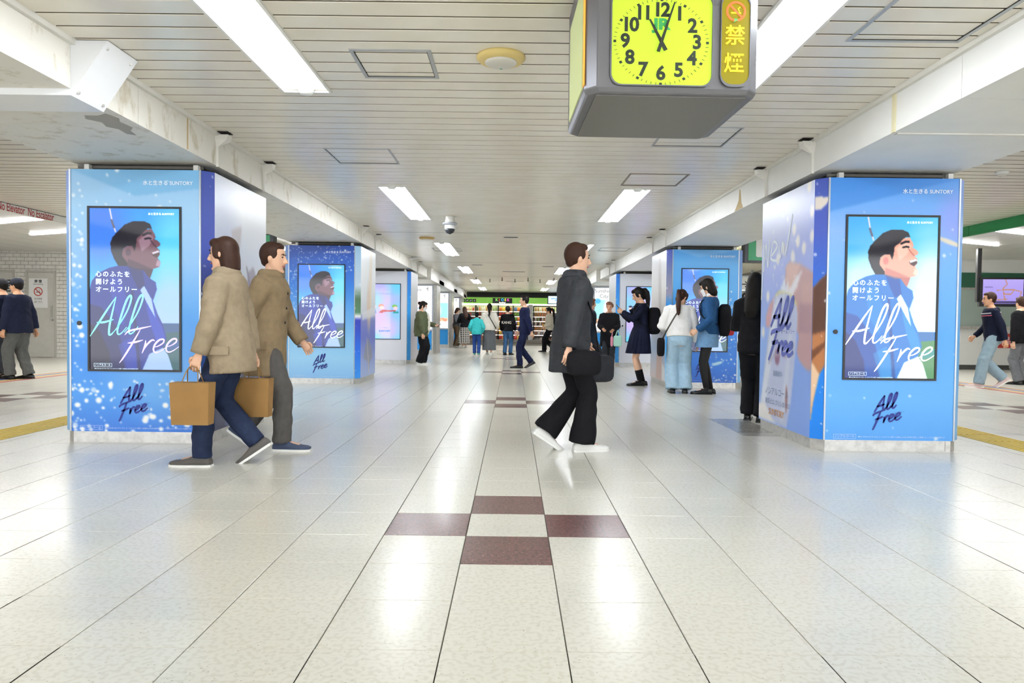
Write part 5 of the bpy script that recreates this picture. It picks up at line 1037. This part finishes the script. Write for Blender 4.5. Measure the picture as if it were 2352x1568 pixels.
# --- right hall
P = person('walker in a navy shirt with a pink stripe and pale jeans in the right hall', 8.42, 12.35, PI/2-.3, 1.68, .10, (.05, 0), ((-.09, .24, 0, 0), (.09, -.26, .04, 0, -.6)), ((-.25, -.1, .84), (.26, .22, .90)), hip=.885, vox=.012, skin=SKIN2,
   top=dict(m=NAVY, hem=-.06, infl=.035, name='shirt'), bottom=dict(kind='pants', m=fab('faded_jeans', '#8fa5b2', .1), r=(.11, .095, .09)), hair=dict(style='short', m=HAIRBR), shoes=mat('pink_white_shoe', '#d9c4c0', .6))
for t_, c_ in ((.44, '#c9ccd4'), (.40, '#c05a72')):
    g = G(); w_, b_, o_ = ringat(t_); q = [[P['sp'](t_+dz)+P['fw']*o_+P['rx']*((w_+.040)*math.cos(2*PI*j/18))+P['fw']*((b_+.040)*math.sin(2*PI*j/18)) for j in range(18)] for dz in (-.008, .008)]; g.rings(q, caps=False); g.obj('stripe', mat('stripe'+c_, c_, .8), P['o'], True)
person('person in a cream top and grey trousers behind the striped shirt walker', 8.05, 13.0, PI/2, 1.64, .03, (0, 0), ((-.08, .12, 0, 0), (.08, -.12, 0, 0)), vox=.013,
   top=dict(m=CRM, hem=-.1, infl=.045, w=.165, name='sweater'), bottom=dict(kind='pants', m=GREY, r=(.105, .09, .085)), hair=dict(style='bob', m=HAIRBR), shoes=SHOE_W)
P = person('man in a black jacket with pale hood and grey jeans in the right hall', 9.42, 13.05, .5, 1.62, .03, (.1, .4), vox=.012,
   top=dict(m=BLK, hem=-.1, infl=.05, w=.17, sleeve=(.1, .09, .065)), bottom=dict(kind='pants', m=GREY, r=(.105, .088, .085)), hair=dict(style='short', m=HAIRBR), shoes=SHOE_B)
g = G(); g.tube([P['sp'](.49), P['sp'](.545)-P['fw']*.02], [(.15, .115), (.10, .09)], 16, ref=(1, 0, 0)); g.obj('pale_hood', mat('beige_fleece', '#d8c3a8', .9), P['o'], True)
# --- left hall
CAPN = mat('navy_cap', '#1c2030', .8)
person('man in a navy cap, navy jacket and grey trousers at the left edge', -8.28, 11.8, PI/2, 1.68, .04, (.1, 0), ((-.09, .1, 0, 0), (.09, -.1, 0, 0)), ((-.24, .1, .82), (.25, -.12, .8)), vox=.012, skin=SKIN2, fat=1.15,
   top=dict(m=fab('navy_jacket', '#1d2338'), hem=-.12, infl=.04, w=.17, sleeve=(.09, .08, .06)), bottom=dict(kind='pants', m=fab('stone_grey_cloth', '#5f605e'), r=(.11, .09, .085)), hair=dict(style='cap', m=HAIRB, cap=CAPN))
person('second man in dark clothes partly hidden ahead of the navy cap', -8.75, 12.1, PI/2, 1.68, .04, (.1, 0), ((-.09, -.1, 0, 0), (.09, .1, 0, 0)), vox=.012, skin=SKIN2,
   top=dict(m=NAVY, hem=-.12, infl=.04), bottom=dict(kind='pants', m=CHAR), hair=dict(style='cap', m=HAIRB, cap=mat('black_cap', '#15161c', .8)))
# ================================================================ clock, cameras, signs, hatches
M_CASE = mat('clock_case', '#77777c', .35, .5); M_CASEB = mat('clock_case_bottom', '#74726d', .45, .2)
r = thing('station_clock', 'hanging four sided station clock with lime lit face and no smoking panel', 'clock', (.665, 3.0, 2.015), .03)
W2, HH = .372, .62
def cbox(g):
    c = .05; p = [(-W2+c, 0), (W2-c, 0), (W2, c), (W2, .74-c), (W2-c, .74), (-W2+c, .74), (-W2, .74-c), (-W2, c)]; q = [(x*.97, .37+(y-.37)*.97) for x, y in p]
    g.rings([[(x, y, 0) for x, y in q], [(x, y, .02) for x, y in p], [(x, y, HH) for x, y in p]])
o = part('case', M_CASE, r, cbox); fixnormals(o); bevel(o, .006, 2)
part('bottom_plate', M_CASEB, r, lambda g: g.box(-W2+.05, W2-.05, .04, .70, -.004, .002))
part('hanger', M_CASE, r, lambda g: g.box(-.04, .04, .33, .41, HH, .80)) if HH < .59 else None
def rrect(x0, x1, z0, z1, rad, n=6):
    P_ = []
    for cx, cz, a0 in ((x1-rad, z1-rad, 0), (x0+rad, z1-rad, PI/2), (x0+rad, z0+rad, PI), (x1-rad, z0+rad, 1.5*PI)):
        for k in range(n+1): a = a0+k*PI/2/n; P_.append((cx+rad*math.cos(a), cz+rad*math.sin(a)))
    return P_
M_LIME = mat('lime_dial', '#b4dc36', .3, emit=.42); M_AMB = mat('amber_panel', '#857a06', .25, emit=.30); M_AMBT = mat('amber_letters', '#ffd21e', .4, emit=1.); M_CLK = mat('dial_black', '#2c3427', .5)
def rim(g, P_, y0, y1, k):
    cx = sum(p[0] for p in P_)/len(P_); cz = sum(p[1] for p in P_)/len(P_); Q = [(cx+(x-cx)*k, cz+(z-cz)*k) for x, z in P_]
    f = lambda L, y: [(x, y, z) for x, z in L]; g.rings([f(Q, y0), f(P_, y0), f(P_, y1)], caps=False)
fx0, fx1, fz0 = -.265, .158, .030; fz1 = fz0+.378
D = rrect(fx0, fx1, fz0, fz1, .045); part('dial', M_LIME, r, lambda g: g.prism(D, 'y', -.006, .0)); part('dial_rim', M_CASE, r, lambda g: rim(g, D, -.012, 0, 1.03))
A = rrect(.198, .318, .038, fz1, .045); part('amber_panel', M_AMB, r, lambda g: g.prism(A, 'y', -.006, 0)); part('panel_rim', M_CASE, r, lambda g: rim(g, A, -.011, 0, 1.06))
ccx, ccz, RR = (fx0+fx1)/2-.003, (fz0+fz1)/2-.010, .195
for h in range(1, 13):
    a = PI/2-h*PI/6; rad = .152 if h not in (12, 6) else .148
    text(str(h), .080, r, (ccx+rad*math.cos(a), -.0075, ccz+rad*.89*math.sin(a)), M_CLK, offset=.003, name='numeral', space=.85)
for mnt in range(60):
    a = PI/2-mnt*PI/30; big = mnt % 5 == 0; g = G(); hw, hl = (.006, .006) if big else (.0012, .006); rad = .196 if big else .196
    ca, sa = math.cos(a), math.sin(a); v = [(u, t) for u, t in ((-hl, -hw), (hl, -hw), (hl, hw), (-hl, hw))]
    g.add([(ccx+(rad+u)*ca-t*sa, -.0072, ccz+((rad+u)*sa+t*ca)*.89) for u, t in v], [(0, 1, 2, 3)]); g.obj('minute_mark', M_CLK, r)
def hand(name, ang, L_, tail, wd, y):
    ca, sa = math.cos(ang), math.sin(ang); v = [(-tail, -wd*1.1), (L_, -wd*.45), (L_, wd*.45), (-tail, wd*1.1)]; g = G()
    q = [(ccx+u*ca-t*sa, y, ccz+u*sa+t*ca) for u, t in v]; g.add(q+[(x, y+.002, z) for x, _, z in q], [(0, 1, 2, 3), (7, 6, 5, 4), (0, 4, 5, 1), (1, 5, 6, 2), (2, 6, 7, 3), (3, 7, 4, 0)]); g.obj(name, M_CLK, r)
hand('hour_hand', PI/2-math.radians(331.5), .105, .04, .0075, -.012); hand('minute_hand', PI/2-math.radians(18), .172, .045, .0065, -.016)
text('JR', .062, r, (ccx+.0, -.0078, ccz+.072), mat('rail_green', '#3fae5a', .5), offset=.003, sx=1.25); text('セイコー', .012, r, (ccx, -.0078, ccz+.052), MATS['rail_green']) if False else None
no_smoking(r, .258, -.0085, fz1-.065, .042, mat('neon_red', '#ff5a2a', .4, emit=1.), M_AMBT); text('JR', .018, r, (.258, -.0095, fz1-.102), MATS['rail_green'], offset=.001)
text('禁', .088, r, (.256, -.0085, fz1-.170), M_AMBT, offset=.0008); text('煙', .088, r, (.254, -.0085, fz1-.285), M_AMBT, offset=.0008)
for sx, mm in ((-1, mat('pale_green_glass', '#c3d08e', .2, emit=.2)),):
    part('side_dial', mm, r, lambda g: g.box(sx*W2-.004, sx*W2+.001, .10, .60, .04, .5)); part('side_amber', mat('orange_panel', '#e8a23a', .3, emit=.5), r, lambda g: g.box(sx*W2-.004, sx*W2+.001, .04, .075, .04, .5))
# smoke detectors
def detector(x, y, rad, label, col):
    t = thing('smoke_detector', label, 'smoke detector', (x, y, CZ))
    part('ring', mat('det_ring'+col, col, .5), t, lambda g: g.lathe((0, 0, 0), [(rad, 0), (rad, -.012), (rad*.9, -.026), (rad*.62, -.034)], 32), True)
    part('cap', mat('det_cap', '#d9d6cc', .5), t, lambda g: g.lathe((0, 0, 0), [(rad*.66, -.030), (rad*.64, -.040), (rad*.55, -.046), (.001, -.048)], 28), True)
    part('status_lamp', mat('teal_led', '#2f9a86', .4), t, lambda g: g.ell((0, rad*.48, -.046), (.009, .006, .003), n=10, k=6))
detector(-.09, 4.21, .145, 'round yellowed alarm detector on the ceiling left of the clock', '#dcc47e'); detector(-1.63, 13.2, .145, 'round alarm detector on the far ceiling by the third left lamp', '#c9a866'); detector(4.88, 7.1, .06, 'small white detector on the right aisle ceiling', '#e8e8e4')
# dome camera
t = thing('dome_camera', 'hanging white dome security camera with dark lens cover', 'security camera', (-.955, 10.5, 0))
part('mount', M_CREAM, t, lambda g: g.lathe((0, 0, 0), [(.03, 2.622), (.06, 2.61), (.064, 2.57), (.074, 2.52), (.074, 2.50)], 20), True)
part('collar', M_TRIM, t, lambda g: g.lathe((0, 0, 0), [(.10, 2.512), (.108, 2.50), (.108, 2.486), (.08, 2.474)], 24), True)
part('housing', mat('cam_white', '#f0f0ee', .3), t, lambda g: g.lathe((0, 0, 0), [(.078, 2.482), (.078, 2.43), (.076, 2.42)], 24), True)
part('dome', mat('cam_dome', '#2a2d33', .08), t, lambda g: g.lathe((0, 0, 0), [(.076, 2.422), (.071, 2.390), (.053, 2.362), (.026, 2.346), (.001, 2.341)], 24), True)
# ceiling hatches
M_HF = mat('hatch_frame', '#aeb1b2', .4, .3)
def hatch(x, y, sz, label, col=M_HF, wd=.022):
    t = thing('ceiling_hatch', label, 'ceiling hatch', (x, y, CZ), group='ceiling access hatches')
    part('hatch_frame', col, t, lambda g: frame_xy(g, 0, sz, 0, sz*1.0, wd, -.006, .004))
    part('hatch_gap', M_DARK, t, lambda g: frame_xy(g, wd, sz-wd, wd, sz-wd, .004, -.003, .002))
hatch(-.97, 4.11, .475, 'grey framed ceiling hatch left of the yellowed detector'); hatch(-1.75, 6.46, .60, 'thin framed ceiling hatch above the gap after the first left pillar', wd=.012)
hatch(1.20, 7.39, .63, 'brown edged ceiling hatch before the second right lamp', mat('hatch_brown', '#8e8371', .5), .016); hatch(1.20, 5.63, .62, 'ceiling hatch partly hidden behind the clock', wd=.014); hatch(1.81, 3.30, .62, 'grey framed ceiling hatch beside the nearest right lamp', wd=.022)
hatch(-1.35, 10.9, .6, 'ceiling hatch just before the dome camera', wd=.012) if False else None
hatch(-1.75, 15.0, .62, 'ceiling hatch beside the third left lamp', wd=.014); hatch(1.80, 14.6, .62, 'ceiling hatch beside the third right lamp', wd=.014)
# seams and slots
for y in (12.43, 18.56, 23.96, 29.85):
    g = G(); g.box(-2.48, 2.48, y-.012, y+.012, CZ-.0015, CZ); tag(g.obj('ceiling_seam', mat('seam_grey', '#8f8b80', .6)), f'{ {12.43:"nearest",18.56:"second",23.96:"third",29.85:"farthest"}[y]} dark expansion seam across the ceiling', 'seam')
for i, (x, y, L_) in enumerate(((-.06, 12.9, .28), (-1.0, 19.2, .3), (.95, 19.5, .32), (0, 21.6, .7), (.05, 26.6, .7), (.05, 31.8, .7), (-1.6, 21.5, .5))):
    t = thing('air_slot', f'dark air slot in the {["near middle","left far","right far","middle","farther middle","farthest middle","left farther"][i]} ceiling', 'vent', (x, y, CZ)); part('slot_frame', M_HF, t, lambda g: frame_xy(g, -L_/2, L_/2, 0, .16, .02, -.006, .002)); part('slot_grille', M_DARK, t, lambda g: g.box(-L_/2+.02, L_/2-.02, .02, .14, -.003, 0))
# sprinkler-like droppers far away
for i in range(7):
    x = -1.3+.45*i; t = tag(G().tube([(x, 24.5+(i % 2)*.8, CZ), (x, 24.5+(i % 2)*.8, CZ-.1), (x, 24.5+(i % 2)*.8, CZ-.12)], [.012, .012, .03], 8).obj('sprinkler', M_DARK), f'small ceiling sprinkler, {["leftmost","second","third","fourth","fifth","sixth","rightmost"][i]} of the far row', 'sprinkler', 'far sprinklers')
# hanging signs over the aisles
def hang(x0, x1, y, z0, z1, label, right):
    t = thing('hanging_sign', label, 'sign', ((x0+x1)/2, y, 0)); h = (x1-x0)/2
    part('casing', mat('sign_case', '#3a3c40', .4), t, lambda g: g.box(-h, h, 0, .18, z0, z1)); part('sign_face', mat('sign_green', '#2f8a5a', .4, emit=.25), t, lambda g: g.box(-h+.06, h-.06, -.006, 0, z0+.035, z1-.02))
    for xx in (-h*.7, h*.7): part('hanger', M_TRIM, t, lambda g: g.box(xx-.015, xx+.015, .07, .1, z1, CZ+.01))
    if right:
        part('exit_box', MATS['paper_white'], t, lambda g: g.prism(rrect(-h+.19, -h+.62, z0+.09, z1-.02, .03), 'y', -.009, -.006)); text('E', .3, t, (-h+.36, -.011, (z0+z1)/2+.03), mat('dark_red_print', '#8a1f2c', .5), offset=.008)
    else:
        g = G(); zc = (z0+z1)/2; g.prism([(h-.33, zc-.11), (h-.16, zc), (h-.33, zc+.11)], 'y', -.010, -.006); g.prism([(h-.75, zc-.04), (h-.32, zc-.04), (h-.32, zc+.04), (h-.75, zc+.04)], 'y', -.0095, -.0062); g.obj('arrow', MATS['paper_white'], t)
hang(-6.4, -4.09, 12, 2.12, 2.50, 'green hanging direction sign with a white arrow in the left aisle', False); hang(3.92, 6.3, 12, 2.11, 2.53, 'green hanging sign with a red framed exit box in the right aisle', True)
t = thing('arrow_sign', 'white arrow board on a post far down the right aisle', 'sign', (6.35, 20, 0)); part('board', MATS['paper_white'], t, lambda g: g.box(-.33, .33, -.02, 0, 2.04, 2.42)); part('board_frame', M_TRIM, t, lambda g: frame_xz(g, -.36, .36, 2.02, 2.45, .03, -.03, .02)); text('→', .26, t, (.2, -.024, 2.2), M_INK, offset=.004); part('post', M_TRIM, t, lambda g: g.box(.38, .44, -.02, .04, 0, 2.6))
t = thing('yellow_sign', 'lit yellow notice below the arrow board in the right aisle', 'sign', (6.35, 20, 0)); part('board', mat('yellow_lit', '#eef06a', .4, emit=.6), t, lambda g: g.box(-.33, .33, -.03, -.001, 1.0, 1.9)); text('ご案内', .12, t, (.1, -.034, 1.75), mat('olive_ink', '#6f7a30', .6))
# conduits at the third left pillar
t = thing('conduit_bundle', 'bundle of cream electrical conduits bending up above the third left pillar', 'conduit', (0, 0, 0))
for i, (dz, r_) in enumerate(((.0, .02), (.055, .018), (.10, .016), (.16, .028))):
    e = 2.36+dz
    pts = [(-3.7, 17.12-.02*i, e), (-2.75, 17.12-.02*i, e), (-2.60, 17.12-.02*i, e+.01), (-2.5+.02*i, 17.14, e+.08), (-2.47, 17.2, CZ-.01)] if i < 3 else [(-3.7, 17.05, e), (-2.95, 17.05, e), (-2.6, 17.08, e+.02), (-2.32, 17.15, e+.08), (-2.25, 17.2, CZ)]
    g = G(); g.tube(crom(pts, 5), r_, 10); g.obj('conduit', M_CREAM, t, True)
# ================================================================ kiosk
KY = 36.5
t = thing('kiosk', 'station kiosk with green fascia and lit shelves at the end of the concourse', 'kiosk', (0, KY, 0))
part('back_board', mat('kiosk_back', '#e9dcd0', .6), t, lambda g: g.box(-4.2, 4.2, .55, .6, 0, 2.6)); part('top_board', mat('kiosk_black', '#26272b', .5), t, lambda g: g.box(-2.52, 2.52, -.05, .55, 2.345, 2.60))
for a, b in ((-4.0, -1.35), (-1.345, .18), (.185, 2.9), (2.905, 4.0)): part('fascia_panel', mat('kiosk_green', '#93d857', .4, emit=.35), t, lambda g: g.box(a, b, -.02, .5, 2.03, 2.345))
part('name_board', M_BLACK, t, lambda g: g.box(-1.07, -.06, -.06, -.02, 2.03, 2.31))
for i, (ch, c_) in enumerate(zip('KIOSK', ('#7ee04a', '#f0603a', '#3ac0f0', '#f0d83a', '#e84ac0'))): text(ch, .185, t, (-.86+i*.148-(.02 if i == 1 else 0), -.065, 2.215), mat('sign_letter_'+c_, c_, .4, emit=1.), offset=.003, name='sign_letter')
text('NewDays', .085, t, (-.565, -.065, 2.08), M_GLOW, offset=.003)
for i in range(4):
    x = -2.58+i*.19; part('pictogram', M_BLACK, t, lambda g: g.box(x-.08, x+.08, -.03, -.02, 2.09, 2.25)); part('pictogram_symbol', M_WHITE, t, lambda g: g.prism([(x-.05, 2.13), (x+.03, 2.12), (x+.05, 2.2), (x-.01, 2.22)], 'y', -.034, -.03))
part('light_strip', mat('shelf_glow_strip', '#fff4ec', .4, emit=6.), t, lambda g: g.box(-3.9, 3.9, .0, .06, 1.95, 2.02)); part('plinth', mat('kiosk_plinth', '#a39a8e', .5), t, lambda g: g.box(-4.0, 4.0, .0, .5, 0, .16))
part('white_post', M_BOOTH, t, lambda g: g.box(.78, 1.02, -.02, .5, .16, 2.0)); part('cooler_frame', M_DARK, t, lambda g: frame_xz(g, 1.04, 2.9, .3, 1.93, .05, -.01, .04))
SH = [.18, .42, .66, .90, .1+1.04, 1.38, 1.64]
for z in SH: part('shelf', mat('shelf_board', '#d8cdc4', .5), t, lambda g: g.box(-3.9, 3.9, .1, .5, z-.02, z))
for z in SH[1:]: part('shelf_glow_strip', mat('added_under_shelf_glow', '#fff0e6', .4, emit=2.5), t, lambda g: g.box(-3.9, 3.9, .085, .10, z-.035, z-.012))  # glow strips added under the shelves to brighten kiosk and far ceiling
for x in (-1.95, -.78, 0.0, .78): part('shelf_upright', M_DARK, t, lambda g: g.box(x-.025, x+.025, .05, .5, .16, 1.95))
t2 = thing('kiosk_screen', 'flat screen with pale blue timetable hanging in front of the kiosk fascia', 'monitor', (2.145, KY-.1, 0)); part('casing', M_BLACK, t2, lambda g: g.box(-.38, .38, 0, .06, 2.02, 2.48)); part('screen', mat('kiosk_tv', '#cdeaf6', .2, emit=1.), t2, lambda g: g.box(-.34, .34, -.004, 0, 2.06, 2.44)); text('20/08 20/08\n  *    20/09', .085, t2, (.0, -.006, 2.27), mat('tv_blue', '#3f6fc0', .4, emit=.6), offset=.003)
# goods on the shelves
def snack():
    g = G(); n = 8; rows = []
    for z, wd, dp in ((0, .07, .004), (.02, .072, .02), (.08, .074, .035), (.15, .072, .022), (.175, .07, .004)): rows.append([(wd*math.copysign(abs(math.cos(a))**.5, math.cos(a)), dp*math.sin(a), z) for a in [2*PI*j/n for j in range(n)]])
    return g.rings(rows)
def bottle(): return G().lathe((0, 0, 0), [(.03, 0), (.034, .01), (.034, .12), (.03, .15), (.013, .18), (.014, .21)], 8)
def carton():
    return G().rings([[(-.05, -.03, 0), (.05, -.03, 0), (.05, .03, 0), (-.05, .03, 0)], [(-.05, -.03, .12), (.05, -.03, .12), (.05, .03, .12), (-.05, .03, .12)], [(-.045, -.004, .15), (.045, -.004, .15), (.045, .004, .15), (-.045, .004, .15)]])
SHAPES = {'snack_bag': snack(), 'drink_bottle': bottle(), 'carton': carton()}; CM = {}
CL = {'snack_bag': [('orange', '#e8893a'), ('yellow', '#ecc53e'), ('red', '#d6453a'), ('green', '#7fae45'), ('purple', '#8a6fb0'), ('blue', '#5d7fb8')], 'drink_bottle': [('orange', '#e0894a'), ('pale', '#efe6dc'), ('red', '#c94f42'), ('amber', '#b9803a'), ('green', '#8fb06a'), ('dark', '#4a3b35')], 'carton': [('white', '#f1e9e2'), ('red', '#cf5a4c'), ('pink', '#e9b6ac'), ('brown', '#8a5a40'), ('yellow', '#eed98a'), ('grey', '#8a8f98')]}
for kd, gg in SHAPES.items():
    for nm, c_ in CL[kd]:
        me = bpy.data.meshes.new(kd); me.from_pydata(gg.v, [], gg.f); me.materials.append(mat(f'{kd}_{nm}', c_, .45)); CM[(kd, nm)] = me
ROWN = ['bottom', 'second', 'third', 'fourth', 'fifth', 'sixth', 'top']
rn = random.Random(11)
OR2 = ['first', 'second', 'third', 'fourth', 'fifth', 'sixth', 'seventh', 'eighth', 'ninth', 'tenth']; CNT = {}
for ri, z in enumerate(SH):
    for (a, b, kd, bay) in ((-2.6, -1.98, 'carton', 'left'), (-1.92, -.82, 'carton' if ri < 4 else 'drink_bottle', 'magazine'), (-.74, -.04, 'snack_bag', 'first snack'), (.04, .75, 'snack_bag', 'second snack'), (1.12, 2.8, 'drink_bottle' if ri > 1 else 'carton', 'cooler')):
        step = {'snack_bag': .165, 'drink_bottle': .12, 'carton': .15}[kd]; x = a+step/2
        while x < b:
            pal = CL[kd]; nm = rn.choice(pal if kd != 'snack_bag' or bay != 'first snack' else pal[:3])[0]
            o = link(kd, CM[(kd, nm)], None, (x, KY+.17, z)); o.scale = (1, 1, min(1.15, (.20 if ri < 6 else .22)/.19)); 
            kc = (ri, bay, nm); CNT[kc] = CNT.get(kc, -1)+1
            tag(o, f'{OR2[CNT[kc]]} {nm} {kd.replace("_", " ")} from left on the {ROWN[ri]} kiosk shelf, {bay} bay', kd.replace('_', ' '), f'{kd.replace("_", " ")}s on the kiosk shelves'); x += step
# ================================================================ finish: remesh bodies and garments, turn lettering into meshes
for o, vx, it, ex in JOBS:
    m = o.modifiers.new('r', 'REMESH'); m.mode = 'VOXEL'; m.voxel_size = vx; m.use_smooth_shade = True
    m = o.modifiers.new('s', 'SMOOTH'); m.factor = .5; m.iterations = it
dg = bpy.context.evaluated_depsgraph_get()
new = [bpy.data.meshes.new_from_object(o.evaluated_get(dg)) for o, *_ in JOBS]; newt = [bpy.data.meshes.new_from_object(o.evaluated_get(dg)) for o in TJOBS]
for (o, vx, it, ex), me in zip(JOBS, new):
    o.modifiers.clear()
    nm = o.name.split('.')[0]
    if nm not in ('person', 'hair', 'cap'):          # cloth folds
        n_ = len(me.vertices); co = np.empty(n_*3); no = np.empty(n_*3); me.vertices.foreach_get('co', co); me.vertices.foreach_get('normal', no); co = co.reshape(-1, 3); no = no.reshape(-1, 3); sd = o.location.x*3 + (o.parent.location.x if o.parent else 0)*7
        x, y, z = co.T
        f_ = np.sin(22*x+9*z+6*np.sin(7*z+sd)+sd)*np.sin(19*y-13*z+sd*2)+.6*np.sin(34*z+11*x+5*np.sin(9*y+sd))*np.sin(13*x+17*y+sd)
        co += no*(f_*.0045)[:, None]; me.vertices.foreach_set('co', co.reshape(-1)); me.update()
    if ex:
        bm = bmesh.new(); bm.from_mesh(me); vs = [bm.verts.new(p) for p in ex.v]; bm.verts.ensure_lookup_table()
        for f in ex.f: bm.faces.new([vs[i] for i in f]).smooth = True
        bm.to_mesh(me); bm.free()
    if not len(me.materials): me.materials.append(o.data.materials[0])
    o.data = me
for o, me in zip(TJOBS, newt):
    mw = (o.parent, o.location.copy(), o.rotation_euler.copy(), o.scale.copy()); nm = o.name.split('.')[0]; bpy.data.objects.remove(o)
    n = link(nm, me, mw[0]); n.location = mw[1]; n.rotation_euler = mw[2]; n.scale = mw[3]
